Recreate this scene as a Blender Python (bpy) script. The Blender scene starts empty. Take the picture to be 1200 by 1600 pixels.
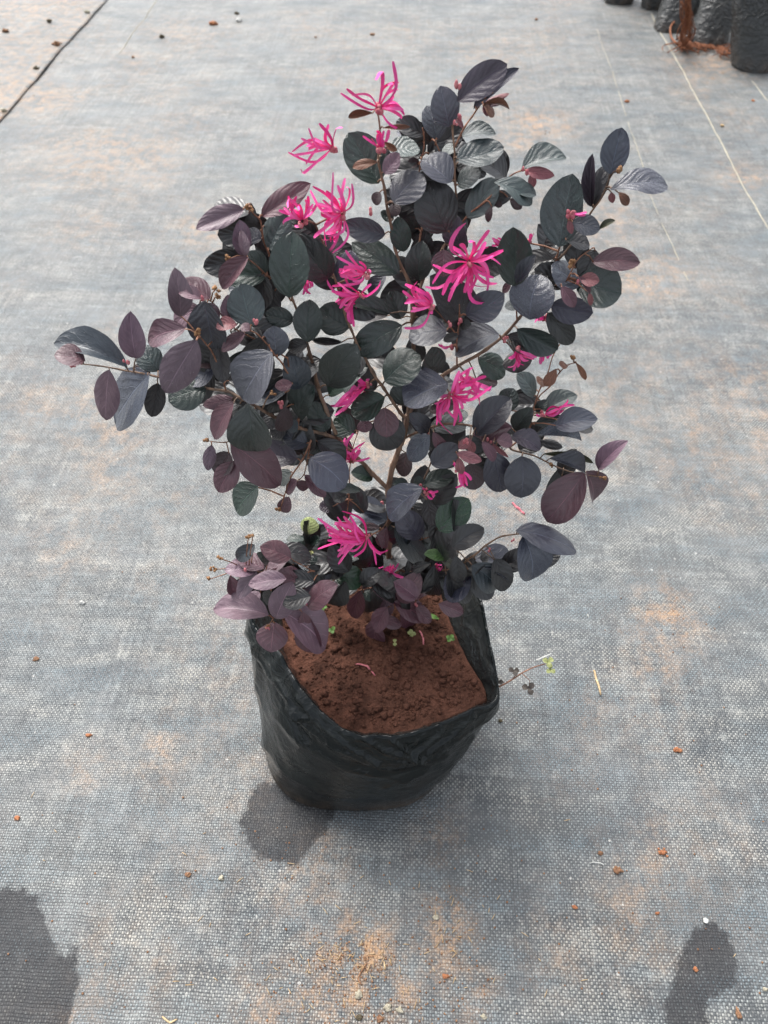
import bpy, math, random
import numpy as np
from mathutils import Vector, Matrix, noise
random.seed(7)
R = math.radians
scene = bpy.context.scene
COL = scene.collection

# ------------------------------------------------------------------ camera, world, sun, exposure
CAM_H, FPX, PITCH = 0.9, 1200.0, R(49)
cam_d = bpy.data.cameras.new("camera")
cam = bpy.data.objects.new("camera", cam_d)
COL.objects.link(cam)
cam.location = (0, 0, CAM_H)
cam.rotation_euler = (R(90) - PITCH, 0, 0)
cam_d.sensor_fit = 'VERTICAL'
cam_d.sensor_height = 36
cam_d.lens = 36 * FPX / 1600
cam_d.clip_start = 0.02
cam_d.clip_end = 200
cam_d.dof.use_dof = True
cam_d.dof.focus_distance = 0.66
cam_d.dof.aperture_fstop = 10.5
scene.camera = cam

SUN_EL = R(58)
w = bpy.data.worlds.new("World")
scene.world = w
w.use_nodes = True
wn = w.node_tree.nodes
wl = w.node_tree.links
bg = wn["Background"]
sky = wn.new("ShaderNodeTexSky")
sky.sky_type = 'NISHITA'
sky.sun_disc = False
sky.sun_elevation = SUN_EL
sky.sun_rotation = R(-32)
sky.dust_density = 4.0
sky.air_density = 1.0
sky.ozone_density = 1.0
hs = wn.new("ShaderNodeHueSaturation")          # overcast: the sky is nearly colourless
hs.inputs["Saturation"].default_value = 0.30
wl.new(sky.outputs[0], hs.inputs["Color"])
wl.new(hs.outputs[0], bg.inputs[0])
bg.inputs[1].default_value = 0.11
sun_d = bpy.data.lights.new("sun", 'SUN')
sun_d.energy = 1.5
sun_d.angle = R(34)
sun_d.color = (1.0, 0.97, 0.93)
sun = bpy.data.objects.new("sun", sun_d)
COL.objects.link(sun)
sun.rotation_euler = (-(R(90) - SUN_EL), 0, R(32))
vs = scene.view_settings
vs.view_transform = 'Standard'
vs.look = 'None'
vs.gamma = 1.0
vs.exposure = 1.32
try:
    scene.cycles.max_bounces = 8
except Exception:
    pass

# ------------------------------------------------------------------ helpers
CP, SP = math.cos(PITCH), math.sin(PITCH)


def ray(u, v):
    xc = (u - 600) / FPX
    yc = (800 - v) / FPX
    return Vector((xc, CP + yc * SP, -SP + yc * CP))


def PY(u, v, Y):                       # point seen at (u, v) at distance Y along the ground
    d = ray(u, v)
    t = Y / d.y
    return Vector((d.x * t, Y, CAM_H + d.z * t))


def PZ(u, v, z=0.0):                   # point seen at (u, v) at height z
    d = ray(u, v)
    t = (z - CAM_H) / d.z
    return Vector((d.x * t, d.y * t, z))


def proj(p):
    y = p.y * CP - (p.z - CAM_H) * SP
    yu = p.y * SP + (p.z - CAM_H) * CP
    return Vector((600 + FPX * p.x / y, 800 - FPX * yu / y)), y


def link(o, parent=None):
    COL.objects.link(o)
    if parent is not None:
        o.parent = parent
    return o


def mesh(name, verts, faces, mat=None, smooth=True, uv=None):
    me = bpy.data.meshes.new(name)
    me.from_pydata([tuple(v) for v in verts], [], faces)
    if smooth:
        me.polygons.foreach_set("use_smooth", [True] * len(me.polygons))
    if uv is not None:
        l = me.uv_layers.new(name="uv")
        idx = np.empty(len(me.loops), dtype=np.int32)
        me.loops.foreach_get("vertex_index", idx)
        l.data.foreach_set("uv", np.asarray(uv, dtype=np.float32)[idx].ravel())
    if mat:
        me.materials.append(mat)
    me.update()
    return me


def obj(name, me, parent=None):
    return link(bpy.data.objects.new(name, me), parent)


def thing(name, label, cat, loc=(0, 0, 0), group=None):
    o = bpy.data.objects.new(name, None)
    o.empty_display_size = 0.02
    o.location = loc
    link(o)
    tag(o, label, cat, group)
    return o


def tag(o, label=None, cat=None, group=None, kind=None):
    if label:
        o["label"] = label
    if cat:
        o["category"] = cat
    if group:
        o["group"] = group
    if kind:
        o["kind"] = kind
    return o


class MB:
    """collects shapes for one mesh"""

    def __init__(self):
        self.v, self.f = [], []

    def add(self, v, f):
        k = len(self.v)
        self.v += [tuple(p) for p in v]
        self.f += [tuple(i + k for i in q) for q in f]

    def tube(self, pts, radii, n=7, cap=True):
        pts = [Vector(p) for p in pts]
        vs_, fs = [], []
        prev = None
        for i, p in enumerate(pts):
            a = pts[min(i + 1, len(pts) - 1)] - pts[max(i - 1, 0)]
            if a.length < 1e-9:
                a = Vector((0, 0, 1))
            a.normalize()
            if prev is None:
                s = a.cross(Vector((0.3, -1, 0.2)))
                if s.length < 1e-3:
                    s = a.cross(Vector((1, 0, 0)))
            else:
                s = prev - a * prev.dot(a)
            s.normalize()
            prev = s
            b = a.cross(s)
            for k in range(n):
                t = 2 * math.pi * k / n
                vs_.append(p + (s * math.cos(t) + b * math.sin(t)) * radii[i])
        for i in range(len(pts) - 1):
            for k in range(n):
                k2 = (k + 1) % n
                fs.append((i * n + k, i * n + k2, (i + 1) * n + k2, (i + 1) * n + k))
        if cap:
            fs.append(tuple(range(n))[::-1])
            fs.append(tuple((len(pts) - 1) * n + k for k in range(n)))
        self.add(vs_, fs)

    def lump(self, c, r, seed=0, rough=0.35, sq=(1, 1, 1), sub=1):
        v, f = ICO[sub]
        out = []
        for p in v:
            q = Vector(p)
            d = 1 + rough * noise.noise(q * 1.3 + Vector((seed * 3.7, seed * 1.3, 0)))
            d += rough * 0.5 * noise.noise(q * 3.1 + Vector((0, seed * 2.1, seed)))
            out.append((c[0] + q.x * r * d * sq[0], c[1] + q.y * r * d * sq[1], c[2] + q.z * r * d * sq[2]))
        self.add(out, f)

    def build(self, name, mat, parent=None, smooth=True):
        return obj(name, mesh(name, self.v, self.f, mat, smooth), parent)


def ico(sub):
    t = (1 + 5 ** 0.5) / 2
    v = [(-1, t, 0), (1, t, 0), (-1, -t, 0), (1, -t, 0), (0, -1, t), (0, 1, t), (0, -1, -t), (0, 1, -t),
         (t, 0, -1), (t, 0, 1), (-t, 0, -1), (-t, 0, 1)]
    v = [Vector(p).normalized() for p in v]
    f = [(0, 11, 5), (0, 5, 1), (0, 1, 7), (0, 7, 10), (0, 10, 11), (1, 5, 9), (5, 11, 4), (11, 10, 2), (10, 7, 6),
         (7, 1, 8), (3, 9, 4), (3, 4, 2), (3, 2, 6), (3, 6, 8), (3, 8, 9), (4, 9, 5), (2, 4, 11), (6, 2, 10),
         (8, 6, 7), (9, 8, 1)]
    for _ in range(sub):
        c = {}
        nf = []

        def m(a, b):
            k = (min(a, b), max(a, b))
            if k not in c:
                v.append((v[a] + v[b]).normalized())
                c[k] = len(v) - 1
            return c[k]
        for a, b, d in f:
            x, y, z = m(a, b), m(b, d), m(d, a)
            nf += [(a, x, z), (b, y, x), (d, z, y), (x, y, z)]
        f = nf
    return v, f


ICO = [ico(0), ico(1), ico(2)]


def spline(pts, per=6, closed=False):
    pts = [Vector(p) for p in pts]
    n = len(pts)
    out = []
    for i in range(n if closed else n - 1):
        if closed:
            p0, p1, p2, p3 = pts[(i - 1) % n], pts[i], pts[(i + 1) % n], pts[(i + 2) % n]
        else:
            p0, p1, p2, p3 = pts[max(i - 1, 0)], pts[i], pts[i + 1], pts[min(i + 2, n - 1)]
        for k in range(per):
            t = k / per
            out.append(0.5 * ((2 * p1) + (p2 - p0) * t + (2 * p0 - 5 * p1 + 4 * p2 - p3) * t * t +
                              (3 * p1 - p0 - 3 * p2 + p3) * t ** 3))
    if not closed:
        out.append(pts[-1])
    return out


# ------------------------------------------------------------------ materials
class NT:
    def __init__(self, name):
        self.m = bpy.data.materials.new(name)
        self.m.use_nodes = True
        self.t = self.m.node_tree
        self.b = self.t.nodes["Principled BSDF"]

    def n(self, kind, **kw):
        nd = self.t.nodes.new(kind)
        for k, v in kw.items():
            setattr(nd, k, v)
        return nd

    def l(self, a, b):
        self.t.links.new(a, b)

    def put(self, sock, val):
        if hasattr(val, "links") or isinstance(val, bpy.types.NodeSocket):
            self.l(val, sock)
        else:
            sock.default_value = val

    def math(self, op, a, b=0.0, c=None, clamp=False):
        nd = self.n("ShaderNodeMath", operation=op, use_clamp=clamp)
        self.put(nd.inputs[0], a)
        self.put(nd.inputs[1], b)
        if c is not None:
            self.put(nd.inputs[2], c)
        return nd.outputs[0]

    def mix(self, f, a, b, blend='MIX'):
        nd = self.n("ShaderNodeMix", data_type='RGBA', blend_type=blend)
        self.put(nd.inputs[0], f)
        for s, v in ((nd.inputs[6], a), (nd.inputs[7], b)):
            if isinstance(v, tuple) and len(v) == 3:
                v = v + (1,)
            self.put(s, v)
        return nd.outputs[2]

    def ramp(self, f, lo, hi, a=0.0, b=1.0, smooth=True):
        nd = self.n("ShaderNodeMapRange")
        if smooth:
            nd.interpolation_type = 'SMOOTHSTEP'
        self.put(nd.inputs[0], f)
        nd.inputs[1].default_value = lo
        nd.inputs[2].default_value = hi
        nd.inputs[3].default_value = a
        nd.inputs[4].default_value = b
        return nd.outputs[0]

    def noise(self, scale, vec=None, detail=3.0, rough=0.55, dist=0.0):
        nd = self.n("ShaderNodeTexNoise")
        nd.inputs["Scale"].default_value = scale
        nd.inputs["Detail"].default_value = detail
        nd.inputs["Roughness"].default_value = rough
        nd.inputs["Distortion"].default_value = dist
        if vec is not None:
            self.l(vec, nd.inputs["Vector"])
        return nd.outputs[0]

    def obj(self):
        return self.n("ShaderNodeTexCoord").outputs["Object"]

    def mapping(self, vec, scale=(1, 1, 1), rot=(0, 0, 0), loc=(0, 0, 0)):
        nd = self.n("ShaderNodeMapping")
        nd.inputs["Scale"].default_value = scale
        nd.inputs["Rotation"].default_value = rot
        nd.inputs["Location"].default_value = loc
        self.l(vec, nd.inputs["Vector"])
        return nd.outputs[0]

    def bump(self, h, dist, strength=1.0, normal=None):
        nd = self.n("ShaderNodeBump")
        nd.inputs["Strength"].default_value = strength
        nd.inputs["Distance"].default_value = dist
        self.l(h, nd.inputs["Height"])
        if normal is not None:
            self.l(normal, nd.inputs["Normal"])
        return nd.outputs[0]

    def col(self, v):
        self.put(self.b.inputs["Base Color"], v + (1,) if isinstance(v, tuple) and len(v) == 3 else v)

    def set(self, key, v):
        self.put(self.b.inputs[key], v)


def mat_cloth():
    k = NT("woven_ground_cloth")
    co = k.obj()
    rot = k.mapping(co, rot=(0, 0, R(2.8)))
    # slight wander of the tapes
    wob = k.n("ShaderNodeTexNoise")
    wob.inputs["Scale"].default_value = 30
    wob.inputs["Detail"].default_value = 2
    k.l(rot, wob.inputs["Vector"])
    va = k.n("ShaderNodeVectorMath", operation='MULTIPLY_ADD')
    k.l(wob.outputs["Color"], va.inputs[0])
    va.inputs[1].default_value = (0.0034, 0.0034, 0)
    k.l(rot, va.inputs[2])
    sx = k.n("ShaderNodeSeparateXYZ")
    k.l(va.outputs[0], sx.inputs[0])
    su = k.math('SINE', k.math('MULTIPLY', sx.outputs[0], math.pi / 0.0027))
    sv = k.math('SINE', k.math('MULTIPLY', sx.outputs[1], math.pi / 0.0030))
    c = k.math('MULTIPLY', su, sv)
    pos = k.math('POWER', k.math('MAXIMUM', c, 0.0), 0.45)
    neg = k.math('POWER', k.math('MAXIMUM', k.math('MULTIPLY', c, -1.0), 0.0), 0.6)
    wn_ = k.n("ShaderNodeTexWhiteNoise", noise_dimensions='2D')
    fl_ = k.n("ShaderNodeVectorMath", operation='FLOOR')
    dv_ = k.n("ShaderNodeVectorMath", operation='DIVIDE')
    k.l(va.outputs[0], dv_.inputs[0])
    dv_.inputs[1].default_value = (0.0027, 0.0030, 1)
    k.l(dv_.outputs[0], fl_.inputs[0])
    k.l(fl_.outputs[0], wn_.inputs["Vector"])
    cell = wn_.outputs["Value"]
    fine = k.noise(900, co, 2, 0.6)
    fine2 = k.noise(260, co, 3, 0.65)
    # wear: how strongly the nubs stand out changes from place to place
    wear = k.noise(16, co, 4, 0.6)
    h = k.math('ADD', k.math('MULTIPLY', pos, k.ramp(wear, 0.3, 0.7, 0.75, 1.15)), k.math('MULTIPLY', neg, 0.42))
    hh = k.math('ADD', h, k.math('MULTIPLY', k.math('SUBTRACT', fine2, 0.5), 1.25))
    hh = k.math('ADD', hh, k.math('MULTIPLY', k.math('SUBTRACT', fine, 0.5), 0.7))
    hh = k.math('MULTIPLY', hh, k.math('ADD', k.math('MULTIPLY', cell, 0.7), 0.62))
    patch = k.noise(34, co, 4, 0.7)
    # single tapes run lighter or darker over long stretches, both ways of the weave
    st1 = k.noise(1.0, k.mapping(va.outputs[0], scale=(150, 2.5, 1)), 3, 0.7)
    st2 = k.noise(1.0, k.mapping(va.outputs[0], scale=(2.5, 140, 1), loc=(7, 3, 0)), 3, 0.7)
    strk = k.math('SUBTRACT', k.math('ADD', st1, st2), 1.0)
    hh = k.math('ADD', hh, k.math('MULTIPLY', strk, 0.75))
    nub = k.ramp(k.math('ADD', hh, k.math('MULTIPLY', k.math('SUBTRACT', patch, 0.5), 1.2)), 0.10, 1.10)
    big = k.noise(3.2, co, 5, 0.62, 0.4)
    mid = k.noise(11, k.mapping(co, scale=(0.6, 1.5, 1)), 5, 0.62, 0.3)
    lo = k.mix(k.ramp(big, 0.35, 0.68), (0.018, 0.026, 0.033), (0.056, 0.061, 0.062))
    hi = k.mix(k.ramp(mid, 0.3, 0.7), (0.135, 0.187, 0.215), (0.40, 0.392, 0.352))
    base = k.mix(nub, lo, hi)
    # thin film of pale dust over everything, in drifts
    drift = k.noise(7, k.mapping(co, scale=(0.7, 1.25, 1)), 6, 0.65, 0.5)
    base = k.mix(k.ramp(drift, 0.40, 0.74, 0.03, 0.30), base, (0.27, 0.28, 0.28))
    # tan soil dust
    at = k.n("ShaderNodeAttribute", attribute_name="dust")
    tn = k.noise(38, co, 5, 0.7)
    tl = k.noise(2.1, k.mapping(co, loc=(3, 5, 0)), 5, 0.65, 0.6)
    tan_f = k.math('MULTIPLY', k.math('ADD', at.outputs["Fac"], k.ramp(tl, 0.43, 0.73, 0.0, 0.62)), k.ramp(tn, 0.36, 0.72))
    tan_f = k.math('MULTIPLY', tan_f, k.ramp(fine2, 0.36, 0.6, 0.35, 1.0), clamp=True)
    base = k.mix(k.math('MULTIPLY', tan_f, 0.92), base, (0.44, 0.255, 0.125))
    # pale flecks
    vo = k.n("ShaderNodeTexVoronoi")
    vo.inputs["Scale"].default_value = 70
    k.l(co, vo.inputs["Vector"])
    fl = k.math('MULTIPLY', k.math('LESS_THAN', vo.outputs["Distance"], 0.11), k.math('GREATER_THAN', k.noise(45, co, 0), 0.67))
    base = k.mix(k.math('MULTIPLY', fl, 0.55), base, (0.62, 0.61, 0.57))
    # damp stains with crisp ragged rims
    dm = k.n("ShaderNodeAttribute", attribute_name="damp")
    edge = k.math('ADD', dm.outputs["Fac"], k.math('MULTIPLY', k.math('SUBTRACT', k.noise(75, co, 6, 0.72), 0.5), 0.030))
    wet = k.math('MULTIPLY', k.ramp(edge, -0.0035, 0.0035), k.ramp(patch, 0.25, 0.6, 0.8, 1.0))
    wetc = k.mix(k.ramp(hh, 0.5, 1.5, 0.88, 0.62), base, (0.038, 0.038, 0.041))
    base = k.mix(wet, base, wetc)
    k.col(base)
    k.set("Roughness", k.math('ADD', k.math('MULTIPLY', fine2, 0.25), 0.36))
    k.set("Specular IOR Level", k.math('SUBTRACT', 1.0, k.math('MULTIPLY', wet, 0.72)))
    k.l(k.bump(k.math('ADD', hh, k.math('MULTIPLY', patch, 0.9)), 0.0011, 0.85), k.b.inputs["Normal"])
    return k.m


def mat_leaf():
    k = NT("leaf_blade")
    oi = k.n("ShaderNodeObjectInfo")
    uv = k.n("ShaderNodeUVMap", uv_map="uv").outputs[0]
    sx = k.n("ShaderNodeSeparateXYZ")
    k.l(uv, sx.inputs[0])
    u = sx.outputs[0]
    v = k.math('ABSOLUTE', k.math('SUBTRACT', sx.outputs[1], 0.5))          # 0 midrib .. 0.5 margin
    sgn = k.math('GREATER_THAN', sx.outputs[1], 0.5)
    wv = k.n("ShaderNodeTexNoise")
    wv.inputs["Scale"].default_value = 2.6
    wv.inputs["Detail"].default_value = 2
    wco = k.n("ShaderNodeCombineXYZ")
    k.l(u, wco.inputs[0])
    k.l(sx.outputs[1], wco.inputs[1])
    k.l(k.math('MULTIPLY', oi.outputs["Random"], 90.0), wco.inputs[2])
    k.l(wco.outputs[0], wv.inputs["Vector"])
    ph = k.math('MULTIPLY', k.math('SUBTRACT', u, k.math('MULTIPLY', k.math('POWER', v, 1.25), 0.95)), 5.2)
    ph = k.math('ADD', ph, k.math('MULTIPLY', sgn, 0.4))
    ph = k.math('ADD', ph, k.math('MULTIPLY', k.math('SUBTRACT', wv.outputs[0], 0.5), 1.5))
    fr = k.math('ABSOLUTE', k.math('SUBTRACT', k.math('FRACT', ph), 0.5))
    side = k.math('MULTIPLY', k.ramp(fr, 0.0, 0.055, 1.0, 0.0), k.ramp(v, 0.36, 0.47, 1.0, 0.0))
    mid = k.ramp(v, 0.006, 0.022, 1.0, 0.0)
    vein = k.math('MAXIMUM', mid, k.math('MULTIPLY', side, 0.45))
    co = k.obj()
    n1 = k.noise(4.0, k.n("ShaderNodeVectorMath", operation='ADD').outputs[0], 3)
    nd = [n for n in k.t.nodes if n.bl_idname == "ShaderNodeVectorMath"][-1]
    k.l(co, nd.inputs[0])
    cmb = k.n("ShaderNodeCombineXYZ")
    k.l(k.math('MULTIPLY', oi.outputs["Random"], 50.0), cmb.inputs[0])
    k.l(cmb.outputs[0], nd.inputs[1])
    n2 = k.noise(26.0, nd.outputs[0], 3, 0.6)
    col = k.mix(k.ramp(n1, 0.3, 0.7, 0.0, 0.55), oi.outputs["Color"], k.mix(1.0, oi.outputs["Color"], (0.62, 0.58, 0.66), 'MULTIPLY'))
    hsv = k.n("ShaderNodeHueSaturation")
    k.l(col, hsv.inputs["Color"])
    hsv.inputs["Value"].default_value = 2.8
    hsv.inputs["Saturation"].default_value = 0.9
    colv = k.mix(k.math('MULTIPLY', vein, 0.7), col, hsv.outputs[0])
    # dusty bloom and a few specks lying on the blade
    colv = k.mix(k.ramp(n2, 0.58, 0.8, 0.0, 0.10), colv, (0.35, 0.35, 0.36))
    vo = k.n("ShaderNodeTexVoronoi")
    vo.inputs["Scale"].default_value = 13
    k.l(nd.outputs[0], vo.inputs["Vector"])
    sp = k.math('MULTIPLY', k.math('LESS_THAN', vo.outputs["Distance"], 0.085), k.math('GREATER_THAN', k.noise(7, nd.outputs[0], 0), 0.60))
    colv = k.mix(k.math('MULTIPLY', sp, 0.55), colv, (0.5, 0.5, 0.5))
    # underside: duller and redder
    geo = k.n("ShaderNodeNewGeometry")
    und = k.mix(0.55, colv, (0.085, 0.040, 0.042))
    colv = k.mix(geo.outputs["Backfacing"], colv, und)
    k.col(colv)
    k.set("Roughness", k.math('ADD', oi.outputs["Alpha"], k.math('MULTIPLY', k.math('SUBTRACT', n2, 0.5), 0.22)))
    k.set("Specular IOR Level", 0.7)
    k.set("Coat Weight", 0.36)
    k.set("Coat Roughness", 0.34)
    h = k.math('ADD', k.math('MULTIPLY', vein, -0.7), k.math('MULTIPLY', k.math('COSINE', k.math('MULTIPLY', ph, 2 * math.pi)), -0.21))
    h = k.math('ADD', h, k.math('MULTIPLY', n2, 0.75))
    k.l(k.bump(h, 0.0009, 0.7), k.b.inputs["Normal"])
    return k.m


def mat_petal():
    k = NT("pink_petal")
    oi = k.n("ShaderNodeObjectInfo")
    uv = k.n("ShaderNodeUVMap", uv_map="uv").outputs[0]
    sx = k.n("ShaderNodeSeparateXYZ")
    k.l(uv, sx.inputs[0])
    c = k.mix(k.ramp(sx.outputs[0], 0.0, 0.5), (0.86, 0.016, 0.20), (0.97, 0.085, 0.38))
    c = k.mix(k.ramp(oi.outputs["Random"], 0.2, 1.0, 0.0, 0.45), c, (0.97, 0.24, 0.52))
    c = k.mix(k.ramp(oi.outputs["Random"], 0.35, 0.0, 0.0, 0.5), c, (0.74, 0.012, 0.19))
    st = k.math('SINE', k.math('MULTIPLY', sx.outputs[1], 25.0))
    c = k.mix(k.ramp(st, -0.2, 1.0, 0.0, 0.25), c, (0.55, 0.015, 0.2))
    k.col(c)
    k.set("Roughness", 0.55)
    k.set("Specular IOR Level", 0.3)
    k.set("Subsurface Weight", 0.25)
    k.set("Subsurface Radius", (0.004, 0.001, 0.002))
    k.set("Subsurface Scale", 0.4)
    return k.m


def mat_bark():
    k = NT("twig_bark")
    co = k.obj()
    n1 = k.noise(140, k.mapping(co, scale=(1, 1, 0.35)), 4, 0.65)
    n2 = k.noise(30, co, 3)
    c = k.mix(k.ramp(n1, 0.3, 0.7), (0.085, 0.047, 0.030), (0.31, 0.195, 0.13))
    c = k.mix(k.ramp(n2, 0.42, 0.72, 0.0, 0.5), c, (0.17, 0.13, 0.105))
    k.col(c)
    k.set("Roughness", 0.7)
    k.l(k.bump(n1, 0.0012, 0.8), k.b.inputs["Normal"])
    return k.m


def mat_young_twig():
    k = NT("young_twig_bark")
    co = k.obj()
    n1 = k.noise(190, co, 3, 0.6)
    k.col(k.mix(k.ramp(n1, 0.3, 0.75), (0.13, 0.055, 0.031), (0.37, 0.18, 0.11)))
    k.set("Roughness", 0.65)
    k.l(k.bump(n1, 0.0006, 0.6), k.b.inputs["Normal"])
    return k.m


def mat_bag(name, lift, dusty, bk=1.0):
    k = NT(name)
    co = k.obj()
    sm = k.noise(9, k.mapping(co, scale=(1, 1, 2.6), rot=(0.3, 0.5, 0)), 6, 0.68, 1.2)
    sc = k.noise(60, k.mapping(co, scale=(0.22, 0.22, 3.2), rot=(0.12, 0.08, 0.4)), 5, 0.7, 0.8)
    cr = k.noise(34, k.mapping(co, scale=(1, 1, 1.7)), 5, 0.62, 1.6)
    c = k.mix(k.ramp(sc, 0.35, 0.75), tuple(v + lift for v in (0.0035, 0.0055, 0.0062)), tuple(v + lift for v in (0.012, 0.0155, 0.0155)))
    c = k.mix(k.ramp(sm, 0.46, 0.82, 0.0, dusty), c, (0.075, 0.073, 0.060))
    sxz = k.n("ShaderNodeSeparateXYZ")
    k.l(co, sxz.inputs[0])
    low = k.math('MULTIPLY', k.ramp(sxz.outputs[2], 0.0, 0.055, 1.0, 0.0), k.ramp(k.noise(22, co, 5, 0.7), 0.35, 0.7))
    c = k.mix(k.math('MULTIPLY', low, 0.42), c, (0.17, 0.115, 0.075))       # soil rubbed into the foot of the bag
    # long pale drag streaks running round the film
    stk = k.noise(1.0, k.mapping(co, scale=(5, 5, 210), rot=(0.10, 0.16, 0)), 4, 0.7)
    c = k.mix(k.math('MULTIPLY', k.ramp(stk, 0.50, 0.72), k.ramp(sm, 0.35, 0.65, 0.04, 0.30)), c, (0.085, 0.09, 0.082))
    wl_ = k.math('MULTIPLY', k.ramp(sc, 0.60, 0.78), k.ramp(cr, 0.5, 0.7))
    c = k.mix(k.math('MULTIPLY', wl_, 0.16), c, (0.22, 0.23, 0.22))          # scuffs
    k.col(c)
    k.set("Roughness", k.ramp(sm, 0.35, 0.75, 0.12, 0.32))
    k.set("Specular IOR Level", 0.33)
    def rid(nz, p):
        a = k.math('ABSOLUTE', k.math('MULTIPLY', k.math('SUBTRACT', nz, 0.5), 2.6))
        return k.math('POWER', k.math('SUBTRACT', 1.0, a, clamp=True), p)
    r1 = rid(k.noise(17, k.mapping(co, scale=(1, 1, 1.5), rot=(0.2, 0.7, 0.3)), 3, 0.5, 0.6), 5.0)
    r2 = rid(k.noise(42, k.mapping(co, scale=(1, 1, .8), rot=(0.6, 0.1, 1.1)), 3, 0.5, 0.8), 4.0)
    h = k.math('ADD', k.math('MULTIPLY', cr, 0.14), k.math('MULTIPLY', sc, 0.12))
    top = k.ramp(sxz.outputs[2], 0.11, 0.17, 0.5, 1.1)
    h = k.math('ADD', h, k.math('MULTIPLY', top, k.math('ADD', k.math('MULTIPLY', r1, 0.55), k.math('MULTIPLY', r2, 0.34))))
    k.l(k.bump(h, 0.0040 * bk, min(1.0, 0.5 * bk)), k.b.inputs["Normal"])
    return k.m


def mat_soil():
    k = NT("red_soil")
    co = k.obj()
    n1 = k.noise(60, co, 6, 0.7)
    n2 = k.noise(330, co, 4, 0.7)
    n3 = k.noise(12, co, 3)
    c = k.mix(k.ramp(n1, 0.3, 0.72), (0.038, 0.016, 0.0105), (0.165, 0.071, 0.047))
    c = k.mix(k.ramp(n3, 0.42, 0.68, 0.0, 0.45), c, (0.20, 0.090, 0.060))
    c = k.mix(k.ramp(n2, 0.58, 0.78, 0.0, 0.5), c, (0.17, 0.082, 0.055))
    k.col(c)
    k.set("Roughness", 0.93)
    k.set("Specular IOR Level", 0.2)
    k.l(k.bump(k.math('ADD', n1, k.math('MULTIPLY', n2, 0.8)), 0.006, 1.0), k.b.inputs["Normal"])
    return k.m


def mat_lump(name, a, b, rough=0.85):
    k = NT(name)
    co = k.obj()
    n1 = k.noise(240, co, 4, 0.7)
    oi = k.n("ShaderNodeObjectInfo")
    k.col(k.mix(k.ramp(n1, 0.3, 0.7), a, b))
    k.set("Roughness", rough)
    k.l(k.bump(n1, 0.001, 0.8), k.b.inputs["Normal"])
    return k.m


M_CLOTH = mat_cloth()
M_LEAF = mat_leaf()
M_PETAL = mat_petal()
M_BARK = mat_bark()
M_TWIG = mat_young_twig()
M_BAG = mat_bag("black_polythene_film", -0.0025, 0.06)
M_LINING = mat_bag("soil_stained_skylit_film", 0.014, 0.55)  # soil dust, plus a grey lift painting skylight on the inner face
M_BAG2 = mat_bag("dusty_skylit_film", 0.050, 0.5, 2.6)  # dust smears over a grey lift that paints the sky's reflection
M_SOIL = mat_soil()
M_CALYX = mat_lump("pink_calyx", (0.42, 0.07, 0.11), (0.62, 0.24, 0.26), 0.7)
M_BUD = mat_lump("rosy_bud", (0.42, 0.09, 0.12), (0.60, 0.22, 0.23), 0.7)
M_CAPS = mat_lump("dry_seed_husk", (0.15, 0.065, 0.025), (0.42, 0.23, 0.11), 0.8)
M_CLOD = mat_lump("brown_clod", (0.13, 0.06, 0.032), (0.36, 0.20, 0.11), 0.9)
M_CLOD_D = mat_lump("dark_clod", (0.035, 0.028, 0.018), (0.13, 0.105, 0.06), 0.9)
M_CLOD_O = mat_lump("orange_clod", (0.28, 0.095, 0.04), (0.46, 0.21, 0.10), 0.9)
M_STONE = mat_lump("pale_pebble", (0.28, 0.25, 0.18), (0.50, 0.46, 0.36), 0.7)
M_WHITE = mat_lump("white_chip", (0.5, 0.5, 0.47), (0.68, 0.68, 0.65), 0.7)
M_STRAW = mat_lump("dry_straw", (0.42, 0.27, 0.13), (0.66, 0.50, 0.30), 0.8)
M_THREAD = mat_lump("pale_thread", (0.27, 0.245, 0.19), (0.42, 0.39, 0.31), 0.7)
M_ROOT = mat_lump("red_root", (0.09, 0.028, 0.012), (0.33, 0.125, 0.055), 0.85)
M_GREEN = mat_lump("weed_green", (0.035, 0.095, 0.014), (0.11, 0.22, 0.035), 0.55)
M_WEEDD = mat_lump("weed_dark", (0.035, 0.028, 0.026), (0.085, 0.068, 0.052), 0.6)
M_WEEDL = mat_lump("weed_olive", (0.20, 0.23, 0.07), (0.40, 0.42, 0.18), 0.6)

# ------------------------------------------------------------------ ground: one woven cloth sheet, finer where the camera looks
def axis(lo, hi, step, far):
    a = list(np.arange(lo, hi + 1e-6, step))
    s, x = step, a[-1]
    up = []
    while x < far:
        s *= 1.35
        x += s
        up.append(x)
    s, x = step, a[0]
    dn = []
    while x > -far:
        s *= 1.35
        x -= s
        dn.append(x)
    return np.array(dn[::-1] + a + up)


gx = axis(-1.35, 1.5, 0.0105, 70)
gy = axis(0.10, 3.3, 0.0105, 70)
GX, GY = np.meshgrid(gx, gy)


def sdf(poly):
    """signed distance (metres, + inside) of the grid points to a polygon"""
    p = np.array(poly)
    n = len(p)
    d = np.full(GX.shape, 1e9)
    ins = np.zeros(GX.shape, bool)
    for i in range(n):
        a, b = p[i], p[(i + 1) % n]
        e = b - a
        t = np.clip(((GX - a[0]) * e[0] + (GY - a[1]) * e[1]) / (e @ e + 1e-12), 0, 1)
        d = np.minimum(d, np.hypot(GX - a[0] - e[0] * t, GY - a[1] - e[1] * t))
        c = (a[1] > GY) != (b[1] > GY)
        xi = a[0] + (GY - a[1]) / (b[1] - a[1] + 1e-12) * e[0]
        ins ^= c & (GX < xi)
    return np.where(ins, d, -d)


def gpoly(px):
    return [tuple(PZ(u, v).xy) for u, v in px]


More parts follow.
